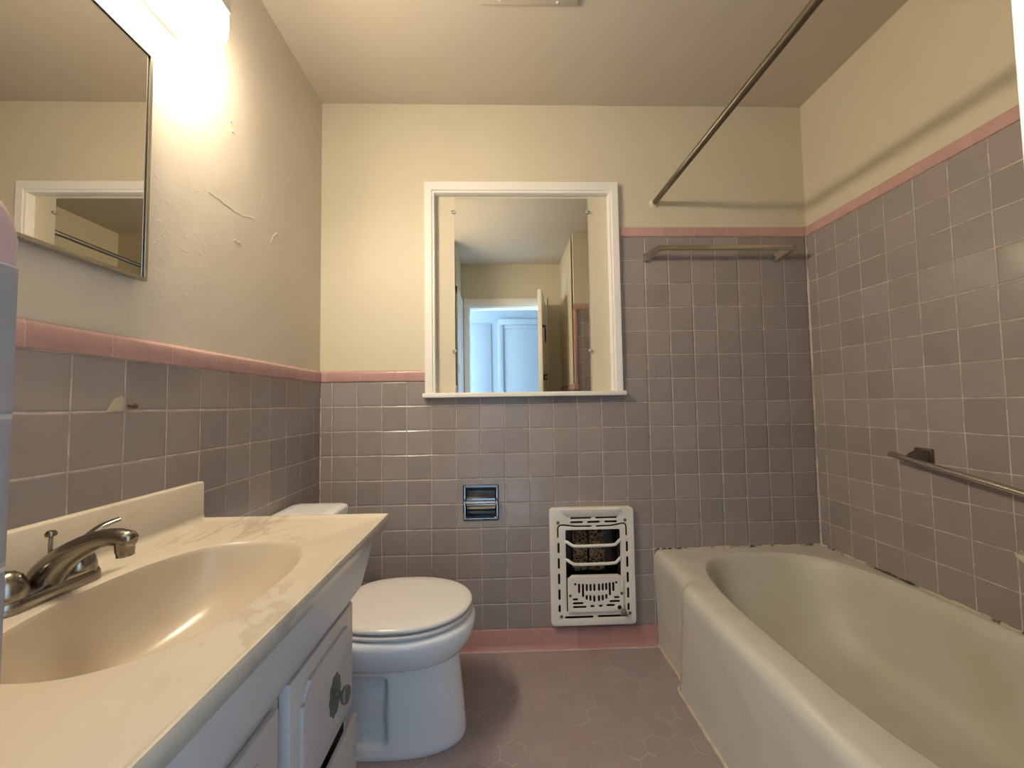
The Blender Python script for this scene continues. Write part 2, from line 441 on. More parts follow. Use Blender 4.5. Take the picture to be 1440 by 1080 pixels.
# left wall
wl = structure('wall_left', 'left wall behind the sink, patched cream plaster above mauve tiles', panel(nb(), 'x', -PB, -0.1, [(Y_VAN - 0.02, 0.1, 0, H)]), 'paint_left')
obj('wall_tiling', panel(nb(), 'x', 0.0, -PB - 0.001, [(Y_VAN, 0, 0.0, Z_CAP0)]), 'tile_left', wl)
cap_run('cap_tiles', 'y', 0.0, 1, Y_VAN, 0.0, Z_CAP0, Z_CAP1, 'cap_y', wl)
# chipped tile corner
bm = nb()
prism(bm, [(-0.984, 1.0722), (-0.948, 1.0722), (-0.9475, 1.092), (-0.950, 1.1035), (-0.957, 1.1015), (-0.968, 1.097), (-0.976, 1.087)], 'x', -0.002, 0.0007)
tag(obj('tile_chip', bm, 'chip', wl), 'pale bare patch on a chipped tile corner')
# plaster cracks and blisters on the left wall: thin ragged ridges
def crack(pts, r):
    bm = nb(); path = smooth_path([(-PB, y, z) for y, z in pts], 6)
    path = [p + Vector((0, random.uniform(-1, 1) * 0.003, random.uniform(-1, 1) * 0.004)) for p in path]
    tube(bm, path, [r * random.uniform(0.3, 0.75) for _ in path], 6)
    return bm
for k, (pts, r) in enumerate([
        ([(-0.40, 1.66), (-0.36, 1.705), (-0.33, 1.70), (-0.24, 1.70), (-0.15, 1.715), (-0.09, 1.74), (-0.06, 1.76), (-0.03, 1.765)], 0.0016),
        ([(-0.70, 1.68), (-0.62, 1.675), (-0.55, 1.68), (-0.50, 1.70)], 0.0016),
        ([(-0.42, 1.69), (-0.43, 1.735), (-0.46, 1.765), (-0.445, 1.80)], 0.0014),
        ([(-0.60, 1.583), (-0.588, 1.590), (-0.578, 1.583), (-0.566, 1.588)], 0.0026)]):
    obj('plaster_crack', crack(pts, r), 'paint_left', wl)
for y, z, r in [(-0.612, 1.915, 0.004), (-0.315, 1.584, 0.0035), (-0.30, 1.50, 0.0035), (-0.338, 1.70, 0.003), (-0.22, 1.76, 0.003), (-0.62, 1.94, 0.0035)]:
    obj('paint_blister', lathe(nb(), [(r, 0), (r * 0.8, r * 0.5), (r * 0.3, r * 0.8), (0, r * 0.85)], (-PB, y, z), (1, 0, 0), 10), 'paint_left', wl)

# right wall
wr = structure('wall_right', 'right wall along the bathtub, mauve tiles to above head height under cream paint', panel(nb(), 'x', W + PB, 0.1, [(Y_TUB - 0.1, 0.1, 0, H)]), 'paint')
obj('wall_tiling', panel(nb(), 'x', W, PB + 0.001, [(Y_TUB, 0, 0.3, Z_TUB0)]), 'tile_right', wr)
cap_run('cap_tiles', 'y', W, -1, Y_TUB, 0.0, Z_TUB0, Z_TUB1, 'cap_y', wr)

# tub end wall (behind the camera's right) and entry passage
wt = structure('wall_tub_end', 'tiled wall at the shower end of the bathtub', panel(nb(), 'y', Y_TUB - PB, -0.10, [(XE1 + PB, W + 0.1, 0, H)]), 'paint')
obj('wall_tiling', panel(nb(), 'y', Y_TUB, -PB - 0.001, [(XE1, W, 0.0, Z_CAP0), (1.437, W, Z_CAP0, Z_TUB0)]), 'tile_back', wt)
cap_run('cap_tiles', 'x', Y_TUB, 1, 1.405, W, Z_TUB0, Z_TUB1, 'cap_x', wt)
obj('cap_tiles', box(nb(), 1.406, 1.437, Y_TUB - PB, Y_TUB + 0.006, Z_CAP1, Z_TUB0, 0.004), 'cap_z', wt)
cap_run('cap_tiles', 'x', Y_TUB, 1, XE1 - 0.006, 1.437, Z_CAP0, Z_CAP1, 'cap_x', wt)
we = structure('wall_entry_right', 'short cream wall beside the open bathroom door', panel(nb(), 'x', XE1 + PB, 0.10, [(Y_DOOR - 0.1, Y_TUB - 0.05, 0, H)]), 'paint')
obj('wall_tiling', panel(nb(), 'x', XE1, PB + 0.001, [(Y_DOOR, Y_TUB, 0, Z_CAP0)]), 'tile_right', we)
cap_run('cap_tiles', 'y', XE1, -1, Y_DOOR, Y_TUB, Z_CAP0, Z_CAP1, 'cap_y', we)

wv = structure('wall_vanity_end', 'wall at the near end of the vanity with a rounded tile corner', panel(nb(), 'y', Y_VAN - 0.016, -0.10, [(-0.1, XE0 - 0.016, 0, H)]), 'paint')
bm = nb()
prism(bm, [(0.0, Y_VAN), (XE0 - 0.008, Y_VAN), (XE0 - 0.002, Y_VAN - 0.002), (XE0, Y_VAN - 0.008), (XE0, Y_VAN - 0.06), (0.0, Y_VAN - 0.06)], 'z', 0.0, Z_CAP0)
obj('wall_tiling', bm, 'tile_back', wv)
bm = nb()
rings = []
for dz, o in [(0, 0.0), (0.02, 0.0005), (0.034, -0.0015), (0.046, -0.005), (0.055, -0.010), (0.060, -0.016)]:
    z = Z_CAP0 + dz
    x1, y1 = XE0 + o, Y_VAN + o
    rings.append([(0.0, y1, z), (x1 - 0.010, y1, z), (x1 - 0.003, y1 - 0.003, z), (x1, y1 - 0.010, z), (x1, Y_VAN - 0.06, z), (0.0, Y_VAN - 0.06, z)])
loft(bm, rings)
obj('cap_tiles', bm, 'cap_x', wv)
wel = structure('wall_entry_left', 'cream wall of the entry passage with a narrow closet door', panel(nb(), 'x', XE0 - 0.016, -0.1, [(Y_DOOR - 0.1, Y_VAN - 0.06, 0, H)]), 'paint')

OPX0, OPX1, OPZ = 0.499, 1.236, 2.043
wd = structure('wall_entry', 'cream wall around the bathroom doorway', panel(nb(), 'y', Y_DOOR, -0.11, [(XE0 - 0.1, XE1 + 0.1, 0, H)], [(OPX0, OPX1, -0.01, OPZ)]), 'paint')

# pink cove base on the back wall
prof = [(0.0, Z_BASE + 0.001), (-0.0045, Z_BASE), (-0.006, Z_BASE - 0.004), (-0.006, 0.022), (-0.008, 0.013), (-0.012, 0.006), (-0.020, 0.002), (-0.020, 0.0), (0.007, 0.0), (0.007, Z_BASE)]
structure('baseboard_back', 'pink cove base tiles along the foot of the back wall', prism(nb(), prof, 'x', 0.0, 1.482), 'base_x', 'baseboard')
structure('baseboard_left', 'pink cove base tiles along the foot of the left wall', prism(nb(), [(-a, b) for a, b in prof], 'y', -0.74, -0.02), 'base_y', 'baseboard')

# caulk beads
def bead(pts, r, jit=0.5, n=7, k=40):
    bm = nb(); a, b = Vector(pts[0]), Vector(pts[1]); path = []
    for i in range(k + 1):
        path.append(a.lerp(b, i / k) + Vector([random.uniform(-1, 1) * r * jit * 0.5 for _ in range(3)]))
    return tube(bm, path, [r * random.uniform(1 - jit, 1 + jit) for _ in path], n)
ZT = 0.4144
structure('trim_1', 'stained caulk bead between the bathtub and the back wall', bead([(1.478, -0.002, ZT + 0.001), (W, -0.002, ZT + 0.001)], 0.0048), 'caulk', 'caulk')
structure('trim_2', 'peeling mildewed caulk bead between the bathtub and the right wall', bead([(W - 0.002, 0, ZT + 0.001), (W - 0.002, Y_TUB, ZT + 0.001)], 0.0052, 0.5, 7, 70), 'caulk', 'caulk')
structure('trim_3', 'pale grout line up the tiled corner above the bathtub', bead([(W - 0.001, -0.001, ZT), (W - 0.001, -0.001, Z_TUB0)], 0.005, 0.4), 'caulk2', 'caulk')
structure('trim_7', 'pale caulk line along the foot of the pink base tiles', bead([(0.40, -0.021, 0.001), (1.478, -0.021, 0.001)], 0.0032, 0.4), 'caulk_pink', 'caulk')
structure('trim_4', 'thin pale grout line up the tiled corner behind the toilet', bead([(0.001, -0.001, 0.1), (0.001, -0.001, Z_CAP0)], 0.003, 0.3), 'caulk2', 'caulk')

# boxed-in window: casing, sill, recessed board
tc = empty_structure('window_1', 'boxed-in window with white wood casing and sill, holding a mirror', 'window')
CX0, CX1, CZ1 = 0.465, 1.356, 2.092
IX0, IX1, IZ1 = 0.511, 1.311, 2.040
YF = -0.020
def casing_side(x_out, x_in, z0, zt_out, zt_in):
    bm = nb()
    # board with a stepped inner edge, mitred at the top
    sgn = 1 if x_in > x_out else -1
    prof = [(x_out, PB), (x_out, YF + 0.003), (x_out + sgn * 0.003, YF), (x_in - sgn * 0.013, YF), (x_in - sgn * 0.011, YF + 0.005), (x_in - sgn * 0.002, YF + 0.005), (x_in, YF + 0.008), (x_in, 0.022)]
    def top(x): return zt_out + (zt_in - zt_out) * abs(x - x_out) / abs(x_in - x_out)
    loft(bm, [[(x, y, z0) for x, y in prof], [(x, y, top(x)) for x, y in prof]])
    return bm
SILL = 1.126
obj('casing', casing_side(CX0, IX0, SILL, CZ1, IZ1), 'white_paint', tc)
obj('casing', casing_side(CX1, IX1, SILL, CZ1, IZ1), 'white_paint', tc)
bm = nb()
prof = [(PB, CZ1), (YF + 0.003, CZ1), (YF, CZ1 - 0.003), (YF, IZ1 + 0.013), (YF + 0.005, IZ1 + 0.011), (YF + 0.005, IZ1 + 0.002), (YF + 0.008, IZ1), (0.022, IZ1)]
def endx(z, side): 
    f = (CZ1 - z) / (CZ1 - IZ1)
    return CX0 + (IX0 - CX0) * f if side == 0 else CX1 + (IX1 - CX1) * f
loft(bm, [[(endx(z, 0), y, z) for y, z in prof], [(endx(z, 1), y, z) for y, z in prof]])
obj('head_casing', bm, 'white_paint', tc)
obj('sill', box(nb(), 0.457, 1.364, -0.040, 0.030, 1.106, SILL, 0.003), 'white_paint', tc)
obj('window_board', box(nb(), 0.5, 1.32, 0.020, 0.05, 1.115, 2.06), 'paint', tc)

# mirror screwed to the board
mr = thing('wall_mirror', 'frameless rectangular mirror clipped inside the white window casing', 'mirror', (0.90, 0.03, SILL))
MX0, MX1, MZ1 = 0.597, 1.215, 2.030
obj('mirror_glass', box(nb(), MX0, MX1, 0.014, 0.0205, SILL, MZ1, 0.001, 1), 'mirror', mr)
for x, z in [(MX0, 1.965), (MX1, 1.963), (MX0, 1.318), (MX1, 1.314)]:
    s = -1 if x == MX0 else 1
    bm = nb(); box(bm, min(x - s * 0.007, x + s * 0.013), max(x - s * 0.007, x + s * 0.013), 0.0075, 0.013, z - 0.007, z + 0.007, 0.002)
    box(bm, min(x + s * 0.001, x + s * 0.013), max(x + s * 0.001, x + s * 0.013), 0.012, 0.021, z - 0.006, z + 0.006, 0.001)
    k = obj('mirror_clip', bm, 'clip', mr)
    obj('screw', lathe(nb(), [(0.0032, 0), (0.003, 0.0015), (0.001, 0.0022)], (x + s * 0.006, 0.0080, z), (0, -1, 0), 12), 'screw', k)

# ------------------------------------------------------------------ bathroom door, entry closet, hall
dr = empty_structure('door_1', 'white bathroom door standing open into the entry', 'door')
FEX, FEY = 1.134, -1.590     # free edge
HX, HY = 1.232, -2.148       # hinge edge
dv = Vector((HX - FEX, HY - FEY, 0)); dl = dv.length; dd = dv.normalized(); dn = Vector((-dd.y, dd.x, 0))
if dn.x < 0: dn = -dn
bm = nb(); box(bm, 0, dl, 0, 0.035, 0.012, 2.055, 0.002)
def dloc(p): return Vector((FEX, FEY, 0)) + dd * p[0] + dn * p[1] + Vector((0, 0, p[2]))
for v in bm.verts: v.co = dloc(v.co)
obj('door_leaf', bm, 'door_paint', dr)
for s in (-1, 1):
    bm = nb(); lathe(bm, [(0.028, 0.0), (0.028, 0.006), (0.011, 0.010), (0.010, 0.03), (0.022, 0.038), (0.026, 0.05), (0.018, 0.06), (0.0, 0.062)],
          dloc((0.065, 0.035 if s > 0 else 0.0, 0.95)), dn * s, 24)
    obj('door_knob', bm, 'nickel', dr)
t = thing('towel_ring', 'dark towel ring high on the open bathroom door seen in the mirror', 'towel ring', tuple(dloc((0.06, 0.035, 1.73))))
obj('post', lathe(nb(), [(0.016, 0), (0.016, 0.006), (0.008, 0.01), (0.008, 0.03), (0.0, 0.032)], dloc((0.06, 0.035, 1.745)), dn, 16), 'dark_metal', t)
ctr = dloc((0.06, 0.058, 1.672))
obj('ring', tube(nb(), [ctr + (dd * math.cos(a) + Vector((0, 0, 1)) * math.sin(a)) * 0.072 for a in [2 * PI * k / 40 + PI / 2 for k in range(41)]], 0.004, 8), 'dark_metal', t)
t = thing('robe_hook', 'small dark double robe hook on the open bathroom door below the towel ring', 'hook', tuple(dloc((0.06, 0.035, 1.30))))
obj('plate', box(nb(), -0.012, 0.012, -0.012, 0.012, -0.025, 0.025, 0.003), 'dark_metal', t)
o = C.objects[-1] if False else t.children[0]
o.matrix_parent_inverse = Matrix(); o.location = dd * 0.0 + dn * 0.006; o.rotation_euler = (0, 0, math.atan2(dn.y, dn.x))
o.scale = (0.5, 1, 1)
for dz in (0.018, -0.018):
    obj('prong', tube(nb(), smooth_path([dloc((0.06, 0.036, 1.30 + dz)), dloc((0.06, 0.06, 1.30 + dz - 0.004)), dloc((0.06, 0.072, 1.30 + dz + 0.012))], 6), 0.0042, 8), 'dark_metal', t)

ct = empty_structure('trim_5', 'white casing around the bathroom doorway', 'door casing')
yc = Y_DOOR + 0.016
obj('casing', box(nb(), 0.450, OPX0 + 0.006, Y_DOOR - 0.001, yc, 0, 2.122, 0.004), 'white_paint', ct)
obj('casing', box(nb(), OPX1 - 0.006, 1.282, Y_DOOR - 0.001, yc, 0, 2.122, 0.004), 'white_paint', ct)
obj('head_casing', box(nb(), 0.450, 1.282, Y_DOOR - 0.001, yc + 0.002, OPZ - 0.006, 2.122, 0.004), 'white_paint', ct)
obj('jamb', box(nb(), OPX0 - 0.012, OPX0 + 0.012, Y_DOOR - 0.112, Y_DOOR, 0, OPZ, 0.002), 'white_paint', ct)
obj('jamb', box(nb(), OPX1 - 0.002, OPX1 + 0.012, Y_DOOR - 0.112, Y_DOOR, 0, OPZ, 0.002), 'white_paint', ct)
obj('head_jamb', box(nb(), OPX0 - 0.012, OPX1 + 0.012, Y_DOOR - 0.112, Y_DOOR, OPZ - 0.012, OPZ + 0.012, 0.002), 'white_paint', ct)

cl = empty_structure('door_2', 'narrow white closet door in the left side of the entry', 'door')
xw = XE0 - 0.016
obj('door_leaf', box(nb(), xw - 0.001, xw + 0.010, -2.06, -1.68, 0.01, 2.03, 0.002), 'door_paint', cl)
for y0, y1 in ((-1.68, -1.62), (-2.13, -2.06)):
    obj('casing', box(nb(), xw - 0.001, xw + 0.018, y0, y1, 0, 2.10, 0.004), 'white_paint', cl)
obj('head_casing', box(nb(), xw - 0.001, xw + 0.019, -2.13, -1.62, 2.03, 2.10, 0.004), 'white_paint', cl)
obj('hinge', tube(nb(), [(xw + 0.014, -1.684, 1.35), (xw + 0.014, -1.684, 1.42)], 0.006, 8), 'dark_metal', cl)

YH = -3.32
structure('wall_hall', 'white hall wall seen through the doorway in the mirror', panel(nb(), 'y', YH, -0.08, [(-1.0, 2.6, 0, H)]), 'hall_dimmed')
structure('floor_hall', 'pale hall floor outside the bathroom', panel(nb(), 'z', -0.002, -0.08, [(-1.0, 2.6, YH, Y_DOOR - 0.06)]), 'hall_floor', 'floor')
structure('ceiling_hall', 'white hall ceiling outside the bathroom', panel(nb(), 'z', H, 0.08, [(-1.0, 2.6, YH - 0.05, Y_DOOR - 0.1)]), 'hall_fill', 'ceiling')
structure('wall_hall_left', 'white end wall of the hall', panel(nb(), 'x', -1.0, -0.08, [(YH, Y_DOOR - 0.1, 0, H)], [(-3.15, -2.35, 0.6, 2.1)]), 'hall_fill')
structure('wall_hall_right', 'white far end wall of the hall', panel(nb(), 'x', 2.6, 0.08, [(YH, Y_DOOR - 0.1, 0, H)]), 'hall_fill')
structure('wall_hall_near', 'hall side of the bathroom wall', panel(nb(), 'y', Y_DOOR - 0.11, 0.05, [(-1.0, XE0 - 0.09, 0, H), (XE1 + 0.09, 2.6, 0, H)]), 'hall_fill')
hd_ = empty_structure('door_3', 'white hall door with raised moulding seen through the mirror', 'door')
hx = 0.785
obj('casing', box(nb(), hx, hx + 0.07, YH, YH + 0.022, 0, 2.16, 0.006), 'hall_door_dimmed', hd_)
obj('casing', box(nb(), hx + 0.80, hx + 0.87, YH, YH + 0.022, 0, 2.16, 0.006), 'hall_door_dimmed', hd_)
obj('head_casing', box(nb(), hx, hx + 0.87, YH, YH + 0.024, 2.085, 2.16, 0.006), 'hall_door_dimmed', hd_)
obj('door_stop', box(nb(), hx + 0.07, hx + 0.80, YH, YH + 0.012, 2.035, 2.085, 0.004), 'hall_door_dimmed', hd_)
obj('door_leaf', box(nb(), hx + 0.07, hx + 0.80, YH, YH + 0.006, 0.01, 2.035, 0.002), 'hall_door_dimmed', hd_)
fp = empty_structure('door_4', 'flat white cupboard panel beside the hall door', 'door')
obj('door_leaf', box(nb(), 0.20, 0.70, YH, YH + 0.010, 0.2, 2.10, 0.003), 'hall_dimmed', fp)

# ------------------------------------------------------------------ ceiling cover
cv = thing('ceiling_vent_cover', 'cream painted square vent cover screwed to the ceiling', 'vent cover', (0.91, -0.66, H))
obj('cover_plate', box(nb(), 0.740, 1.086, -0.832, -0.483, H - 0.012, H, 0.003), 'paint_ceil', cv)
for x, y in [(0.815, -0.502), (1.014, -0.496), (0.815, -0.81), (1.014, -0.81)]:
    obj('screw', lathe(nb(), [(0.005, 0), (0.0045, 0.002), (0.002, 0.0035), (0, 0.0036)], (x, y, H - 0.012), (0, 0, -1), 12), 'plate_white', cv)

# ------------------------------------------------------------------ vanity cabinet
VY0, VY1 = -0.747, -1.519
va = thing('vanity_cabinet', 'grey-white painted vanity with slanted fascia under the marble sink top', 'cabinet', (0.2, -1.13, 0))
bm = nb()
for x0, x1, y0, y1, z0, z1 in [(0.012, 0.388, VY0 - 0.018, VY0, 0.0, 0.607), (0.012, 0.388, VY1, VY1 + 0.018, 0.0, 0.7515), (0.012, 0.388, VY1 + 0.018, VY0 - 0.018, 0.09, 0.108),
                               (0.012, 0.020, VY1 + 0.018, VY0 - 0.018, 0.108, 0.7515), (0.370, 0.388, VY1 + 0.018, VY0 - 0.018, 0.108, 0.607), (0.326, 0.340, VY1 + 0.018, VY0 - 0.018, 0.0, 0.09)]:
    box(bm, x0, x1, y0, y1, z0, z1)
for y0, y1 in ((VY0 - 0.018, VY0), (VY1, VY1 + 0.018)):
    prism(bm, [(0.012, 0.607), (0.414, 0.607), (0.422, 0.630), (0.438, 0.690), (0.449, 0.7515), (0.012, 0.7515)], 'y', y0, y1)
obj('carcass', bm, 'vanity', va)
fas = [(0.450, 0.7515), (0.466, 0.7515), (0.461, 0.730), (0.452, 0.686), (0.4365, 0.628), (0.430, 0.607), (0.424, 0.602), (0.40, 0.598), (0.3885, 0.598), (0.3885, 0.610), (0.412, 0.612), (0.422, 0.635), (0.437, 0.690)]
obj('fascia', prism(nb(), fas, 'y', VY1, VY0), 'vanity', va)
def notched(y0, y1, z0, z1, c):
    return [(y0 + c, z0), (y1 - c, z0), (y1 - c, z0 + c * 0.35), (y1 - c * 0.35, z0 + c), (y1, z0 + c), (y1, z1 - c), (y1 - c * 0.35, z1 - c), (y1 - c, z1 - c * 0.35), (y1 - c, z1),
            (y0 + c, z1), (y0 + c, z1 - c * 0.35), (y0 + c * 0.35, z1 - c), (y0, z1 - c), (y0, z0 + c), (y0 + c * 0.35, z0 + c), (y0 + c, z0 + c * 0.35)]
def drawer(x0, x1, y0, y1, z0, z1, knob):
    d = obj('drawer', box(nb(), x0, x1, y0, y1, z0, z1, 0.003), 'vanity', va)
    obj('panel_moulding', prism(nb(), notched(y0 + 0.035, y1 - 0.022, z0 + 0.035, z1 - 0.035, 0.03), 'x', x1 - 0.001, x1 + 0.007, 0.0025), 'vanity', d)
    if knob:
        cy, cz = knob
        bm = nb(); ringpts = []
        rings = []
        for f, h in [(1.0, 0.0), (1.0, 0.002), (0.9, 0.0035), (0.55, 0.004), (0.3, 0.005)]:
            rings.append([(x1 + 0.006 + h, cy + 0.031 * f * (1 + 0.05 * math.cos(10 * a)) * math.cos(a), cz + 0.044 * f * (1 + 0.05 * math.cos(10 * a)) * math.sin(a)) for a in [2 * PI * k / 60 for k in range(60)]])
        loft(bm, rings); bp = obj('knob_plate', bm, 'pewter', d)
        obj('knob', lathe(nb(), [(0.008, 0), (0.0065, 0.006), (0.007, 0.012), (0.017, 0.016), (0.0195, 0.021), (0.017, 0.026), (0.008, 0.029), (0, 0.0295)], (x1 + 0.010, cy, cz), (1, 0, 0), 24), 'pewter', d)
    return d
drawer(0.389, 0.411, -1.062, -0.749, 0.318, 0.573, (-0.878, 0.428))
drawer(0.410, 0.4225, -1.062, -0.749, 0.100, 0.297, (-0.905, 0.19))
dd2 = obj('cabinet_door', box(nb(), 0.389, 0.402, -1.51, -1.082, 0.10, 0.548, 0.003), 'vanity', va)
obj('panel_moulding', prism(nb(), notched(-1.48, -1.115, 0.14, 0.508, 0.035), 'x', 0.401, 0.408, 0.0025), 'vanity', dd2)
obj('drawer_gap_shade', box(nb(), 0.386, 0.3895, -1.060, -0.751, 0.10, 0.318), 'vanity_dark', va)  # black strip standing in for the shade behind the drawers
obj('drawer_gap_shade', box(nb(), 0.386, 0.3895, -1.07, -0.75, 0.575, 0.600), 'vanity_dark', va)  # black strip standing in for the shade under the fascia

# ------------------------------------------------------------------ counter with moulded basin
vt = thing('washbasin', 'beige cultured marble sink top with moulded oval basin on the vanity', 'sink', (0.2, -1.13, 0.75))
TX0, TX1, TY0, TY1, TZ = 0.001, 0.5035, -1.5185, -0.7365, 0.785
BC = (0.274, -1.142)
def angles_for(x0, x1, y0, y1, c, n=120):
    a = {2 * PI * k / n for k in range(n)}
    for x in (x0, x1):
        for y in (y0, y1): a.add(math.atan2(y - c[1], x - c[0]) % (2 * PI))
    a = sorted(a); out = []
    for q in a:
        if not out or q - out[-1] > 1e-4: out.append(q)
    return out
def rect_ring(ang, x0, x1, y0, y1, c, z):
    r = []
    for a in ang:
        ca, sa = math.cos(a), math.sin(a)
        t = min([(x1 - c[0]) / ca if ca > 1e-9 else 1e9, (x0 - c[0]) / ca if ca < -1e-9 else 1e9, (y1 - c[1]) / sa if sa > 1e-9 else 1e9, (y0 - c[1]) / sa if sa < -1e-9 else 1e9])
        r.append((c[0] + t * ca, c[1] + t * sa, z))
    return r
def super_ring(ang, c, hx, hy, p, z, flip=1.0):
    r = []
    for a in ang:
        ca, sa = math.cos(a), math.sin(a)
        k = (abs(ca / hx) ** p + abs(sa / hy) ** p) ** (-1 / p)
        r.append((c[0] + k * ca, c[1] + k * sa, z))
    return r
ang = angles_for(TX0, TX1, TY0, TY1, BC)
rr = lambda i, z, fx=0: rect_ring(ang, TX0, TX1 - i - fx, TY0, TY1 - i, BC, z)
rings = [super_ring(ang, BC, 0.160, 0.238, 2.35, 0.7525), rect_ring(ang, TX0, TX1 - 0.042, TY0, TY1 - 0.012, BC, 0.7525), rr(0.016, 0.7525), rr(0.009, 0.756), rr(0.002, 0.776), rr(0, 0.784), rr(0.0012, 0.788), rr(0.003, 0.7915), rr(0.006, 0.7918), rr(0.009, 0.7905), rr(0.013, 0.7866), rr(0.019, TZ)]
rings.append(super_ring(ang, BC, 0.156, 0.234, 2.35, TZ))
rings.append(super_ring(ang, BC, 0.150, 0.2275, 2.35, TZ - 0.0012))
obj('countertop', (lambda bm: (loft(bm, rings, False, False), bm)[1])(nb()), 'marble', vt, 50)
bm = nb()
br = []
for f, dz in [(1.0, 0.0012), (0.985, 0.0035), (0.97, 0.009), (0.945, 0.020), (0.905, 0.036), (0.85, 0.056), (0.78, 0.077), (0.69, 0.097), (0.58, 0.114), (0.46, 0.126), (0.33, 0.134), (0.18, 0.139), (0.10, 0.140)]:
    br.append(super_ring(ang, (BC[0] - 0.150 * (1 - f) * 0.62, BC[1]), 0.150 * f, 0.2275 * f, 2.35 - 0.25 * min(1, dz / 0.1), TZ - dz))
loft(bm, br, False, True)
obj('basin', bm, 'basin', vt, 60)
bm = nb(); lathe(bm, [(0.026, 0.0), (0.026, 0.003), (0.021, 0.004), (0.018, 0.001), (0.0, 0.001)], (BC[0] - 0.085, BC[1], TZ - 0.1405), (0, 0, 1), 28)
obj('drain', bm, 'chrome', vt)
bm = nb()
prof = [(TX0, 0.783), (TX0, 0.880), (0.004, 0.884), (0.017, 0.884), (0.0205, 0.880), (0.0215, 0.800), (0.024, 0.791), (0.031, 0.786), (0.036, 0.783)]
prism(bm, prof, 'y', TY0, TY1 + 0.0005, 0.0)
obj('backsplash', bm, 'marble', vt, 50)

# ------------------------------------------------------------------ faucet
FX, FY = 0.078, -1.160
fa = thing('sink_faucet', 'tarnished chrome two-handle faucet at the back of the sink', 'faucet', (FX, FY, TZ))
bm = nb()
rings = []
for f, h in [(1.0, 0.0006), (1.02, 0.004), (1.0, 0.012), (0.92, 0.018), (0.78, 0.022), (0.4, 0.024)]:
    rings.append([(FX + x, FY + y, TZ + h) for x, y in [(q[1], q[0]) for q in stadium(0, 0, 0.158 * (0.6 + 0.4 * f), 0.056 * f, 0, 14)]])
loft(bm, rings); obj('base_plate', bm, 'faucet', fa)
sp = smooth_path([(FX - 0.004, FY, TZ + 0.010), (FX + 0.008, FY, TZ + 0.036), (FX + 0.036, FY, TZ + 0.062), (FX + 0.074, FY, TZ + 0.082), (FX + 0.106, FY, TZ + 0.088), (FX + 0.136, FY, TZ + 0.081)], 8)
rad = [0.025 + (0.0135 - 0.025) * sstep(0, 0.8, i / (len(sp) - 1)) for i in range(len(sp))]
rad[-1] *= 0.45; rad[-2] *= 0.72; rad[-3] *= 0.88
spo = obj('spout', tube(nb(), sp, rad, 20), 'faucet', fa)
obj('aerator', lathe(nb(), [(0.0125, 0), (0.0125, 0.022), (0.0115, 0.024), (0.0115, 0.03), (0.009, 0.031), (0.009, 0.027), (0.0, 0.027)], (FX + 0.119, FY, TZ + 0.088), (0.12, 0, -1), 24), 'faucet', spo)
for s in (-1, 1):
    hy = FY + s * 0.0508
    h = obj('handle', lathe(nb(), [(0.0235, 0.012), (0.0245, 0.020), (0.0235, 0.030), (0.021, 0.040), (0.016, 0.050), (0.009, 0.056), (0.0, 0.058)], (FX, hy, TZ), (0, 0, 1), 28), 'faucet', fa)
    lp = smooth_path([(FX - 0.008, hy - s * 0.004, TZ + 0.046), (FX - 0.004, hy + s * 0.012, TZ + 0.066), (FX + 0.006, hy + s * 0.028, TZ + 0.081), (FX + 0.014, hy + s * 0.041, TZ + 0.087), (FX + 0.021, hy + s * 0.051, TZ + 0.090)], 6)
    obj('lever', tube(nb(), lp, [0.008 - 0.003 * i / len(lp) for i in range(len(lp))], 12, (1.25, 0.6)), 'faucet', h)
lr = obj('lift_rod', tube(nb(), [(FX + 0.007, FY, TZ + 0.03), (FX + 0.007, FY, TZ + 0.094)], 0.0028, 10), 'faucet', fa)
obj('lift_knob', lathe(nb(), [(0.003, 0), (0.007, 0.002), (0.0075, 0.006), (0.005, 0.010), (0, 0.011)], (FX + 0.007, FY, TZ + 0.090), (0, 0, 1), 16), 'faucet', lr)

# ------------------------------------------------------------------ medicine cabinet mirror
mc = thing('medicine_cabinet', 'mirror-fronted medicine cabinet with thin metal frame on the left wall', 'cabinet', (0.0, -1.122, 1.36))
A0, A1, B0, B1 = -1.326, -0.920, 1.358, 1.879
bm = nb(); panel(bm, 'x', 0.006, 0.012, [(A0, A1, B0, B1)], [(A0 + 0.007, A1 - 0.007, B0 + 0.007, B1 - 0.007)])
obj('frame', bm, 'frame_metal', mc)
obj('cabinet_back', box(nb(), -0.007, 0.007, A0 + 0.004, A1 - 0.004, B0 + 0.004, B1 - 0.004), 'vanity_dark', mc)
obj('mirror_glass', box(nb(), 0.006, 0.014, A0 + 0.0075, A1 - 0.0095, B0 + 0.0075, B1 - 0.0085), 'mirror_dark', mc)

# ------------------------------------------------------------------ vanity light
li = thing('vanity_light', 'glowing white bath bar light on the left wall above the medicine cabinet', 'light fixture', (0.0, -1.12, 2.03))
LY0, LY1 = -1.26, -0.799
obj('top_light_block', box(nb(), -PB, 0.112, LY0 + 0.004, LY1 - 0.004, 2.094, 2.125, 0.004), 'plate_white', li)  # opaque top added to keep the lamp's light off the ceiling
rings = []
sec = [(0.024, 2.004), (0.032, 1.994), (0.080, 1.998), (0.096, 2.008), (0.105, 2.026), (0.108, 2.060), (0.108, 2.088), (0.104, 2.094), (0.028, 2.094), (0.024, 2.088)]
cx_, cz_ = 0.066, 2.046
for y, f in [(LY0, 0.80), (LY0 + 0.004, 0.92), (LY0 + 0.012, 1.0), (LY1 - 0.012, 1.0), (LY1 - 0.004, 0.95), (LY1, 0.84)]:
    rings.append([(cx_ + (x - cx_) * f, y, cz_ + (z - cz_) * f) for x, z in sec])
bm = nb(); loft(bm, rings); obj('glass_shade', bm, 'lamp', li)
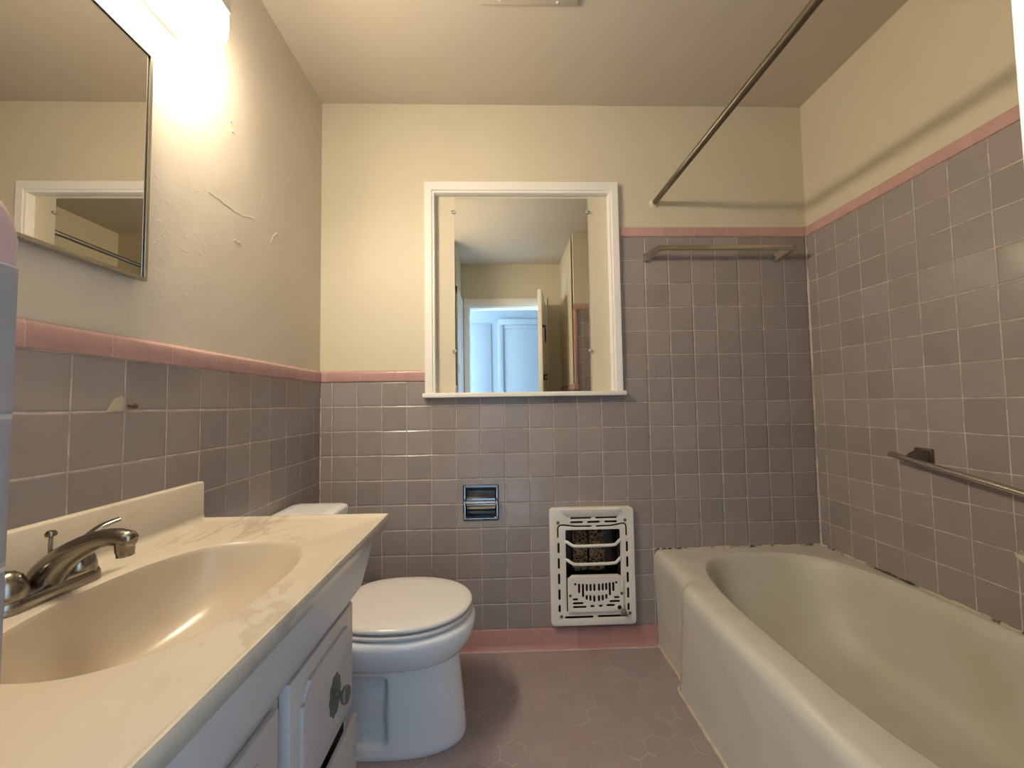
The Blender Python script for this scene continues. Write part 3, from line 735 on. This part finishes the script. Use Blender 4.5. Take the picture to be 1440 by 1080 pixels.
obj('socket_bar', box(nb(), -PB, 0.0232, LY0 + 0.01, LY1 - 0.03, 2.000, 2.096, 0.003), 'plate_white', li)  # extended down behind the glass to block its light on the wall

# ------------------------------------------------------------------ screw left in the tile
sc_ = obj('wall_screw', lathe(nb(), [(0.0035, 0.0), (0.0035, 0.010), (0.0075, 0.012), (0.007, 0.015), (0.003, 0.017), (0.0, 0.0172)], (0.0005, -0.937, 1.083), (1, 0, 0), 14), 'screw')
tag(sc_, 'small screw sticking out of the chipped tile on the left wall', 'screw')

# ------------------------------------------------------------------ toilet
TYC = -0.428
to = thing('toilet', 'white two-piece toilet with closed lid between the vanity and back wall', 'toilet', (0.36, TYC, 0))
def egg(xr, xf, w, z, n=128, p=2.2, recess=0.0):
    """plan outline: back end xr, front end xf, half width w"""
    out = []; xm = xr + (xf - xr) * 0.52
    for k in range(n):
        a = 2 * PI * k / n
        ca, sa = math.cos(a), math.sin(a)
        L = (xf - xm) if ca > 0 else (xm - xr); pp = p if ca > 0 else 3.2
        q = (abs(ca / L) ** pp + abs(sa / w) ** pp) ** (-1 / pp)
        x, y = xm + q * ca, q * sa
        if recess:
            f = 1 - sstep(0.418, 0.447, x)
            y = math.copysign(max(0.0, abs(y) - recess * f * sstep(0.0, 0.05, abs(y))), y)
        out.append((x, TYC + y, z))
    return out
bm = nb(); rings = []
def lerp(a, b, t): return a + (b - a) * t
keys = [  # z, back, front, half width
    (0.0, 0.215, 0.668, 0.112), (0.008, 0.213, 0.672, 0.116), (0.03, 0.215, 0.670, 0.116), (0.12, 0.22, 0.662, 0.111), (0.22, 0.22, 0.652, 0.112), (0.262, 0.215, 0.650, 0.118),
    (0.268, 0.212, 0.655, 0.127), (0.282, 0.207, 0.668, 0.146), (0.302, 0.20, 0.684, 0.164), (0.326, 0.192, 0.696, 0.179), (0.352, 0.182, 0.704, 0.188), (0.370, 0.176, 0.705, 0.190), (0.380, 0.177, 0.700, 0.186), (0.385, 0.182, 0.690, 0.178)]
zs = [0.0, 0.008, 0.02, 0.03, 0.036, 0.042, 0.048, 0.056, 0.07, 0.09, 0.11, 0.125, 0.135, 0.145, 0.155, 0.17, 0.19, 0.21, 0.225, 0.235, 0.245, 0.255, 0.262, 0.270, 0.278, 0.288, 0.300, 0.315, 0.330, 0.346, 0.362, 0.372, 0.378, 0.382, 0.385]
for z in zs:
    i = max(k for k in range(len(keys)) if keys[k][0] <= z + 1e-9); j = min(i + 1, len(keys) - 1)
    t = 0 if i == j else (z - keys[i][0]) / (keys[j][0] - keys[i][0])
    xr, xf, w = (lerp(keys[i][q], keys[j][q], t) for q in (1, 2, 3))
    rec = 0.052 * sstep(0.040, 0.058, z) * (1 - sstep(0.222, 0.250, z)) - 0.014 * sstep(0.08, 0.11, z) * (1 - sstep(0.150, 0.166, z)) * (z < 0.2)
    rings.append(egg(xr, xf, w, z, recess=max(rec, 0)))
loft(bm, rings); obj('bowl', bm, 'porcelain', to, 60)
def seat_ring(off, z):
    out = []
    xr, xf, w = 0.262 + off, 0.696 - off, 0.187 - off
    xm = 0.468
    for k in range(96):
        a = 2 * PI * k / 96; ca, sa = math.cos(a), math.sin(a)
        L = (xf - xm) if ca > 0 else (xm - xr); pp = 2.05 if ca > 0 else 2.9
        q = (abs(ca / L) ** pp + abs(sa / w) ** pp) ** (-1 / pp)
        out.append((xm + q * ca, TYC + q * sa, z))
    return out
bm = nb(); loft(bm, [seat_ring(0.030, 0.3885), seat_ring(0.006, 0.389), seat_ring(0.001, 0.393), seat_ring(0.0005, 0.399), seat_ring(0.004, 0.403), seat_ring(0.020, 0.4045)]); obj('seat', bm, 'seat', to)
bm = nb(); loft(bm, [seat_ring(0.030, 0.4075), seat_ring(0.005, 0.4083), seat_ring(0.001, 0.413), seat_ring(0.001, 0.418), seat_ring(0.004, 0.4225), seat_ring(0.010, 0.4245), seat_ring(0.04, 0.4262), seat_ring(0.06, 0.4262)]); obj('seat_lid', bm, 'seat', to, 60)
for s in (-1, 1):
    obj('hinge', tube(nb(), [(0.258, TYC + s * 0.09, 0.404), (0.258, TYC + s * 0.05, 0.404)], 0.011, 14), 'seat', to)
def tank_ring(x0, x1, hw, z, r=0.035, bow=0.0):
    pts = rrect(x0, x1, TYC - hw, TYC + hw, r, 8)
    return [(x + bow * (1 - ((y - TYC) / hw) ** 2) * (x > (x0 + x1) / 2), y, z) for x, y in pts]
bm = nb(); loft(bm, [tank_ring(0.045, 0.195, 0.150, 0.375, 0.03), tank_ring(0.03, 0.205, 0.158, 0.39, 0.03), tank_ring(0.022, 0.210, 0.166, 0.52, 0.035), tank_ring(0.018, 0.214, 0.172, 0.672, 0.035)]); obj('tank', bm, 'porcelain', to)
bm = nb(); loft(bm, [tank_ring(0.014, 0.218, 0.176, 0.672, 0.03), tank_ring(0.010, 0.224, 0.181, 0.676, 0.035), tank_ring(0.010, 0.225, 0.182, 0.700, 0.035), tank_ring(0.014, 0.221, 0.178, 0.707, 0.034), tank_ring(0.022, 0.212, 0.170, 0.7105, 0.032), tank_ring(0.05, 0.19, 0.14, 0.712, 0.025)]); obj('tank_lid', bm, 'porcelain', to)
bm = nb(); lathe(bm, [(0.013, 0), (0.013, 0.008), (0.006, 0.010), (0.006, 0.018), (0, 0.018)], (0.211, TYC + 0.115, 0.625), (1, 0, 0), 18)
tube(bm, [(0.227, TYC + 0.115, 0.625), (0.229, TYC + 0.085, 0.622), (0.229, TYC + 0.055, 0.616)], [0.006, 0.0055, 0.0065], 10); obj('flush_lever', bm, 'chrome', to)
for s in (-1, 1):
    obj('bolt_cap', lathe(nb(), [(0.014, 0), (0.013, 0.008), (0.008, 0.014), (0, 0.016)], (0.36, TYC + s * 0.082, 0.038), (0, 0, 1), 16), 'porcelain', to)

# ------------------------------------------------------------------ recessed paper holder
tp = thing('toilet_paper_holder', 'recessed chrome toilet paper holder set in the back wall tiles', 'toilet paper holder', (0.706, 0.0, 0.637))
px0, px1, pz0, pz1 = 0.626, 0.787, 0.559, 0.717
def xz(y0): return lambda u, v, w: (u, y0 - w, v)
bm = nb(); rg = []
for ins, y in [(-0.0, 0.0), (0.002, -0.0045), (0.006, -0.006), (0.012, -0.005), (0.017, 0.002), (0.018, 0.008)]:
    rg.append([(x, y, z) for x, z in rrect(px0 + ins, px1 - ins, pz0 + ins, pz1 - ins, 0.006, 4)])
loft(bm, rg, False, False); obj('flange', bm, 'dark_chrome', tp)
bm = nb(); rg = []
x0, x1 = px0 + 0.0175, px1 - 0.0175; z0, z1 = pz0 + 0.0175, pz1 - 0.0175
N = 24
arc = [(0.005 + 0.058 * math.sin(PI * k / N), z0 + (z1 - z0) * (0.5 - 0.5 * math.cos(PI * k / N))) for k in range(N + 1)]
A = [bm.verts.new((x0, y, z)) for y, z in arc]; B = [bm.verts.new((x1, y, z)) for y, z in arc]
for i in range(N): bm.faces.new((A[i], B[i], B[i + 1], A[i + 1]))
bm.faces.new(A); bm.faces.new(B[::-1])
obj('recess', bm, 'dark_chrome', tp)
rz = 0.644
for x in (px0 + 0.010, px1 - 0.010):
    obj('post', box(nb(), x - 0.006, x + 0.006, -0.034, -0.003, rz - 0.010, rz + 0.008, 0.003), 'chrome', tp)
obj('roller', tube(nb(), [(px0 + 0.008, -0.028, rz), (px0 + 0.016, -0.028, rz), (px0 + 0.018, -0.028, rz), (px1 - 0.018, -0.028, rz), (px1 - 0.016, -0.028, rz), (px1 - 0.008, -0.028, rz)], [0.004, 0.004, 0.0075, 0.0075, 0.004, 0.004], 18), 'chrome', tp)

# ------------------------------------------------------------------ gas wall heater
he = thing('wall_heater', 'cream enamel gas wall heater with slotted face set low in the back wall', 'heater', (1.195, -0.02, 0.09))
HX0, HX1, HZ0, HZ1 = 1.010, 1.379, 0.108, 0.609
YP = -0.026
def hu(cx): return HX0 + (cx - 140) / 549.0 * (HX1 - HX0)
def hv(cy): return HZ1 - (cy - 105) / 752.0 * (HZ1 - HZ0)
def hslot(x0, y0, x1, y1, w=9.5):
    a, b, c, d = hu(x0), hv(y0), hu(x1), hv(y1); L = math.hypot(c - a, d - b) + 0.0025; ww = w * (HX1 - HX0) / 549.0 + 0.0028 + 0.0030
    return stadium((a + c) / 2, (b + d) / 2, max(L, ww * 1.02), ww, math.atan2(d - b, c - a), 4)
def bent(pts, w=9.5):
    ww = w * (HX1 - HX0) / 549.0 / 2 + 0.0014; Q = [Vector((hu(x), hv(y))) for x, y in pts]; L, R = [], []
    for i, q in enumerate(Q):
        d = (Q[min(i + 1, len(Q) - 1)] - Q[max(i - 1, 0)]).normalized(); nrm = Vector((-d.y, d.x)) * ww
        L.append(tuple(q + nrm)); R.append(tuple(q - nrm))
    return L + R[::-1]
outl = [rrect(HX0, HX1, HZ0, HZ1, 0.016, 6), rrect(hu(238), hu(600), hv(772), hv(243), 0.008, 4)]
for y, segs in [(167, [(272, 412), (438, 582)]), (195, [(272, 357), (383, 468), (497, 582)])]:
    outl += [hslot(a, y, b, y, 8.5) for a, b in segs]
outl.append(bent([(190, 294), (190, 235), (194, 222), (203, 214), (218, 211), (240, 213), (300, 221), (414, 223)]))
outl.append(bent([(440, 223), (540, 221), (590, 213), (612, 208), (628, 209), (637, 217), (640, 232), (641, 290)]))
for x in (193, 643):
    for a, b in [(325, 394), (424, 494), (524, 594), (624, 694), (724, 772)]: outl.append(hslot(x, a, x, b))
outl += [hslot(225, 806, 412, 806), hslot(440, 804, 632, 804)]
plate('face_plate', outl, 0.0004, 0.0014, xz(YP), 'heater', he)
# skirt from the wall to the plate
bm = nb(); rg = []
for o, y in [(0.001, 0.0), (0.002, -0.012), (0.0022, YP + 0.001), (-0.001, YP - 0.0015), (-0.005, YP - 0.0015), (-0.005, YP + 0.003), (-0.003, 0.0)]:
    rg.append([(x, y, z) for x, z in rrect(HX0 - o, HX1 + o, HZ0 - o, HZ1 + o, 0.016 + o, 6)])
loft(bm, rg, False, False); obj('side_skirt', bm, 'heater', he)
# raised hood at the top
bm = nb()
hood = [(YP, hv(163)), (YP - 0.004, hv(156)), (YP - 0.013, hv(120)), (YP - 0.014, hv(108)), (YP - 0.011, hv(103)), (YP + 0.004, hv(103))]
loft(bm, [[(hu(262 if i < 2 else 212), y, z) for i, (y, z) in enumerate(hood)], [(hu(588 if i < 2 else 600), y, z) for i, (y, z) in enumerate(hood)]])
obj('hood', bm, 'heater', he, 22)
# burner box and slot liner, black painted in for the unlit inside
bm = nb(); panel(bm, 'y', -0.0015, 0.0005, [(HX0 + 0.006, HX1 - 0.006, HZ0 + 0.006, HZ1 - 0.006)], [HOLE_HT])
box(bm, HOLE_HT[0], HOLE_HT[1], 0.085, 0.09, HOLE_HT[2], HOLE_HT[3])
for x in (HOLE_HT[0], HOLE_HT[1]): box(bm, x - 0.0015, x + 0.0015, -0.001, 0.088, HOLE_HT[2], HOLE_HT[3])
for z in (HOLE_HT[2], HOLE_HT[3]): box(bm, HOLE_HT[0], HOLE_HT[1], -0.001, 0.088, z - 0.0015, z + 0.0015)
obj('burner_box_shade', bm, 'black', he)
for a, b in ((296, 396), (407, 512)):
    bm = nb(); x0, x1 = hu(a), hu(b); z0, z1 = hv(535), hv(246)
    box(bm, x0, x1, 0.016, 0.034, z0, z1, 0.003)
    obj('ceramic_radiant', bm, 'radiant', he)
obj('burner_frame', box(nb(), hu(240), hu(296), 0.030, 0.040, hv(555), hv(246), 0.002), 'dark_metal', he)
obj('burner_frame', box(nb(), hu(512), hu(600), 0.030, 0.040, hv(555), hv(246), 0.002), 'dark_metal', he)
for yy in (320, 437):
    path = [(hu(236), YP + 0.002, hv(yy)), (hu(252), YP - 0.004, hv(yy + 3)), (hu(272), YP - 0.012, hv(yy + 14)), (hu(300), YP - 0.016, hv(yy + 22)), (hu(420), YP - 0.018, hv(yy + 22)), (hu(545), YP - 0.016, hv(yy + 20)), (hu(572), YP - 0.012, hv(yy + 10)), (hu(592), YP - 0.004, hv(yy - 2)), (hu(602), YP + 0.002, hv(yy - 4))]
    obj('guard_bar', tube(nb(), smooth_path(path, 4), 0.0055, 10, (1, 1.25)), 'heater', he)
# lower slotted panel
lo = [rrect(hu(247), hu(607), hv(768), hv(552), 0.004, 3)]
for x, a, b in [(295, 582, 600), (320, 586, 648), (345, 588, 674), (370, 590, 638), (395, 590, 638), (419, 590, 638), (450, 590, 638), (474, 588, 636), (497, 586, 634), (520, 584, 668), (543, 582, 642), (563, 577, 594),
                (368, 660, 692), (392, 662, 700), (417, 664, 706), (448, 664, 704), (472, 662, 700), (496, 658, 690)]:
    lo.append(hslot(x, a, x, b, 9.5))
for x0, x1, y in [(275, 312, 687), (276, 346, 712), (277, 366, 736), (390, 418, 733), (445, 471, 732), (495, 550, 730), (515, 585, 705), (545, 583, 680)]:
    lo.append(hslot(x0, y, x1, y, 8.5))
lp_ = plate('lower_grille', lo, 0.0004, 0.0012, xz(YP - 0.008), 'heater', he)
bm = nb(); lip = [(YP - 0.007, hv(553)), (YP - 0.011, hv(549)), (YP - 0.006, hv(543)), (YP + 0.010, hv(541)), (YP + 0.010, hv(545)), (YP - 0.004, hv(553))]
loft(bm, [[(hu(247 if i in (0, 1, 5) else 275), y, z) for i, (y, z) in enumerate(lip)], [(hu(607 if i in (0, 1, 5) else 580), y, z) for i, (y, z) in enumerate(lip)]])
obj('grille_lip', bm, 'heater', lp_)
obj('grille_shade_backing', box(nb(), hu(250), hu(604), YP - 0.002, YP + 0.004, hv(766), hv(556)), 'black', lp_)  # black sheet painted as the shade behind the slots
for x, y in [(261, 663), (597, 655)]:
    obj('screw', lathe(nb(), [(0.0066, 0), (0.006, 0.0025), (0.002, 0.004), (0, 0.004)], (hu(x), YP - 0.009, hv(y)), (0, -1, 0), 14), 'screw', lp_)
for x, y in [(192, 196), (634, 187), (203, 799), (651, 788)]:
    obj('screw', lathe(nb(), [(0.0072, 0), (0.0065, 0.003), (0.002, 0.0045), (0, 0.0045)], (hu(x), YP - 0.0015, hv(y)), (0, -1, 0), 14), 'screw', he)
obj('valve_hole_shade', lathe(nb(), [(0.009, 0), (0.009, 0.0012), (0.0, 0.0012)], (hu(580), YP - 0.0098, hv(744)), (0, -1, 0), 18), 'black', he)  # black disc painted as the dark of the hole
bm = nb(); lathe(bm, [(0.007, 0), (0.008, 0.010), (0.0125, 0.014), (0.0125, 0.024), (0.008, 0.030), (0, 0.031)], (hu(600), YP - 0.004, hv(768)), (0.1, -1, 0.1), 14)
box(bm, hu(572), hu(628), YP - 0.032, YP - 0.026, hv(781), hv(772), 0.002)
obj('valve_knob', bm, 'knob_grey', he)

# ------------------------------------------------------------------ shower rod
ro_ = thing('shower_curtain_rod', 'dull metal shower curtain rod running overhead above the bathtub edge', 'curtain rod', (1.532, 0.0, 2.003))
obj('rod', tube(nb(), [(1.532, 0.0, 2.003), (1.552, Y_TUB, 2.0)], 0.0125, 20), 'bronze', ro_)
obj('flange', lathe(nb(), [(0.024, 0), (0.0235, 0.004), (0.019, 0.007), (0.0150, 0.009), (0.0150, 0.012), (0.012, 0.012)], (1.532, PB, 2.003), (0.02, -1, 0), 28), 'paint', ro_)
obj('flange', lathe(nb(), [(0.024, 0), (0.0235, 0.004), (0.019, 0.007), (0.0150, 0.009), (0.0150, 0.012), (0.012, 0.012)], (1.552, Y_TUB - PB, 2.0), (-0.02, 1, 0), 28), 'paint', ro_)

# ------------------------------------------------------------------ towel bar on the back wall
tb = thing('towel_bar', 'flat brushed nickel towel bar on the back wall above the bathtub', 'towel bar', (1.82, 0.0, 1.74))
obj('bar', box(nb(), 1.512, 2.128, -0.076, -0.066, 1.7485, 1.770, 0.001), 'nickel', tb)
for x, s in ((1.485, 1), (2.10, 1)):
    bm = nb()
    # flat arm raking sideways from the wall plate to the bar end
    za, zb = 1.725, 1.7485
    loft(bm, [[(x + o * 1.0, 0.0, z) for o, z in ((-0.012, 1.722), (0.012, 1.722), (0.012, 1.754), (-0.012, 1.754))],
              [(x + o + 0.032, -0.066, z) for o, z in ((-0.008, 1.7485), (0.008, 1.7485), (0.008, 1.770), (-0.008, 1.770))],
              [(x + o + 0.034, -0.077, z) for o, z in ((-0.008, 1.7485), (0.008, 1.7485), (0.008, 1.770), (-0.008, 1.770))]])
    obj('arm', bm, 'nickel', tb)
    obj('wall_plate', box(nb(), x - 0.016, x + 0.016, -0.006, 0.0, 1.718, 1.758, 0.0015), 'nickel', tb)

# ------------------------------------------------------------------ grab bar on the right wall
gb = thing('grab_bar', 'shiny round grab bar sloping along the right wall tiles', 'grab bar', (W, -0.47, 0.88))
e0 = Vector((W - 0.052, -0.428, 0.871)); e1 = Vector((W - 0.052, -1.10, 0.760))
obj('bar', tube(nb(), smooth_path([e0 + Vector((0.012, 0.012, 0.002)), e0 + Vector((0.002, 0.002, 0.0)), e0.lerp(e1, 0.05), e0.lerp(e1, 0.95), e1 + Vector((0.012, 0, 0))], 6), 0.0098, 18), 'steel', gb)
for f in (0.075, 0.93):
    q = e0.lerp(e1, f)
    bm = nb(); box(bm, W - 0.010, W, q.y - 0.030, q.y + 0.030, q.z - 0.018, q.z + 0.040, 0.004)
    loft(bm, [[(W - 0.006, q.y + a * 0.024, q.z + b) for a, b in ((-1, -0.012), (1, -0.012), (1, 0.032), (-1, 0.032))],
              [(W - 0.034, q.y + a * 0.022, q.z + b) for a, b in ((-1, -0.010), (1, -0.010), (1, 0.022), (-1, 0.022))],
              [(W - 0.056, q.y + a * 0.018, q.z + b) for a, b in ((-1, -0.009), (1, -0.009), (1, 0.008), (-1, 0.008))]])
    obj('bracket', bm, 'bronze', gb)

# ------------------------------------------------------------------ soap dish on the right wall
sd = thing('soap_dish', 'cream ceramic soap dish on the right wall below the grab bar', 'soap dish', (W, -0.80, 0.64))
bm = nb(); box(bm, W - 0.012, W, -0.882, -0.722, 0.615, 0.735, 0.006)
obj('back_plate', bm, 'tile_right', sd)
bm = nb(); rg = []
for f, z, o in [(0.6, 0.618, 0.03), (0.9, 0.626, 0.05), (1.0, 0.640, 0.062), (1.0, 0.648, 0.064), (0.95, 0.650, 0.060), (0.85, 0.638, 0.05), (0.6, 0.632, 0.035)]:
    rg.append([(W - 0.008 - (o * (1 - (abs(t) ** 4))), -0.802 + 0.076 * f * t, z) for t in [-1 + 2 * k / 20 for k in range(21)]] + [(W - 0.006, -0.802 + 0.076 * f * t, z) for t in (1, 0, -1)])
loft(bm, rg); obj('dish', bm, 'ceramic', sd)

# ------------------------------------------------------------------ bathtub
bt = thing('bathtub', 'cream enamelled bathtub with stepped apron along the right wall', 'bathtub', (1.86, -0.70, 0))
UX0, UX1, UY0, UY1 = 1.480, W - 0.0015, Y_TUB + 0.002, -0.0015
UC = (1.885, -0.69)
ang = angles_for(UX0, UX1, UY0, UY1, UC, 220)
def panel_off(y, z):
    """how far the middle of the apron stands out from its ends"""
    k = z / ZT
    return (0.034 + 0.002 * (1 - k)) * sstep(-0.235 - 0.05 * k, -0.300 - 0.05 * k, y) * (1 - sstep(-1.09, -1.15, y))
def sstep_d(a, b, x): return sstep(0, 1, (x - a) / (b - a))
def panel_off(y, z):
    k = z / ZT
    return (0.036) * sstep_d(-0.238 - 0.075 * k, -0.296 - 0.075 * k, y) * (1 - sstep_d(-1.09, -1.15, y))
def tub_ring(ins, z, left_extra):
    r = rect_ring(ang, UX0, UX1 - ins * 0.1, UY0 + ins * 0.1, UY1 - ins * 0.1, UC, z); out = []
    for x, y, zz in r:
        if x < UC[0]:
            f = 1 if abs(x - UX0) < 1e-6 else max(0, 1 - abs(x - UX0) / 0.05)
            x = x + f * (left_extra - panel_off(y, z))
        out.append((x, y, zz))
    return out
rings = []
for z, e in [(0.0, 0.004), (0.03, 0.004), (0.05, 0.006), (0.10, 0.005), (0.16, 0.004), (0.22, 0.002), (0.28, 0.0), (0.33, -0.002), (0.36, -0.003), (0.376, -0.0032), (0.388, -0.001), (0.398, 0.004), (0.406, 0.010), (0.411, 0.018), (0.4138, 0.027)]:
    rings.append(tub_ring(0, z, e))
rings.append(super_ring(ang, UC, 0.352, 0.628, 3.4, ZT))
for hx_, hy_, z, sx_, sy_ in [(0.342, 0.620, ZT - 0.0012, 0, 0), (0.334, 0.613, ZT - 0.006, 0, 0), (0.327, 0.605, ZT - 0.016, 0, 0), (0.320, 0.594, ZT - 0.045, 0, -0.003), (0.312, 0.575, ZT - 0.10, 0, -0.010), (0.302, 0.548, ZT - 0.17, 0, -0.022),
                              (0.288, 0.515, ZT - 0.24, 0, -0.038), (0.266, 0.485, ZT - 0.29, 0, -0.05), (0.225, 0.44, ZT - 0.318, 0, -0.055), (0.15, 0.34, ZT - 0.328, 0, -0.055), (0.05, 0.12, ZT - 0.331, 0, -0.06)]:
    rings.append(super_ring(ang, (UC[0] + sx_, UC[1] + sy_), hx_, hy_, 3.1, z))
bm = nb(); loft(bm, rings[:17], True, False); obj('tub_body', bm, 'tub', bt, 60)
bm = nb(); loft(bm, rings[16:], False, True); obj('basin', bm, 'tub_worn', bt, 60)
obj('drain', lathe(nb(), [(0.026, 0), (0.026, 0.003), (0.02, 0.004), (0, 0.002)], (1.885, -1.13, 0.0855), (0, 0, 1), 24), 'chrome', bt)
# caulk at the foot of the apron, following its step
bm = nb(); path = []
for k in range(90):
    y = -0.006 - k / 89 * 1.37
    path.append((UX0 + 0.002 - panel_off(y, 0) + random.uniform(-1, 1) * 0.0008, y, 0.002))
tube(bm, path, [0.005 * random.uniform(0.7, 1.3) for _ in path], 7)
structure('trim_6', 'yellowed caulk line along the foot of the bathtub apron', bm, 'caulk3', 'caulk')

# ------------------------------------------------------------------ light, camera, view
def area(name, loc, rot, sx, sy, power, col):
    d = bpy.data.lights.new(name, 'AREA'); d.shape = 'RECTANGLE'; d.size = sx; d.size_y = sy; d.energy = power; d.color = col
    o = bpy.data.objects.new(name, d); C.objects.link(o); o.location = loc; o.rotation_euler = rot; return o
# daylight entering through the window at the end of the hall
area('hall_window_daylight', (-1.04, -2.75, 1.35), (0, -PI / 2, 0), 1.5, 0.8, 330.0, (0.42, 0.67, 1.0))
w = bpy.data.worlds.new('world'); S.world = w; w.use_nodes = True
w.node_tree.nodes['Background'].inputs[0].default_value = (0.6, 0.75, 1.0, 1); w.node_tree.nodes['Background'].inputs[1].default_value = 0.3

cam = bpy.data.cameras.new('camera'); cam.sensor_width = 36.0; cam.sensor_fit = 'HORIZONTAL'; cam.lens = 571.737 / 1440 * 36.0; cam.clip_start = 0.01
co_ = bpy.data.objects.new('camera', cam); C.objects.link(co_)
pitch, yaw, roll = 0.0481659, -0.0311831, 0.0147983
Rz = Matrix.Rotation(yaw, 3, 'Z'); Rx = Matrix.Rotation(pitch, 3, 'X'); Ry = Matrix.Rotation(roll, 3, 'Y')
Mx = Rz @ Rx @ Ry
right, fwd, up = Mx.col[0], Mx.col[1], Mx.col[2]
B3 = Matrix((right, up, -fwd)).transposed()
co_.matrix_world = Matrix.Translation((0.79571, -1.83467, 1.07490)) @ B3.to_4x4()
S.camera = co_
S.cycles.use_denoising = True
S.cycles.max_bounces = 10; S.cycles.diffuse_bounces = 6; S.cycles.glossy_bounces = 6
S.cycles.sample_clamp_indirect = 6.0
S.view_settings.view_transform = 'Standard'; S.view_settings.look = 'None'; S.view_settings.gamma = 1.0
S.view_settings.use_curve_mapping = False
S.view_settings.exposure = 0.0
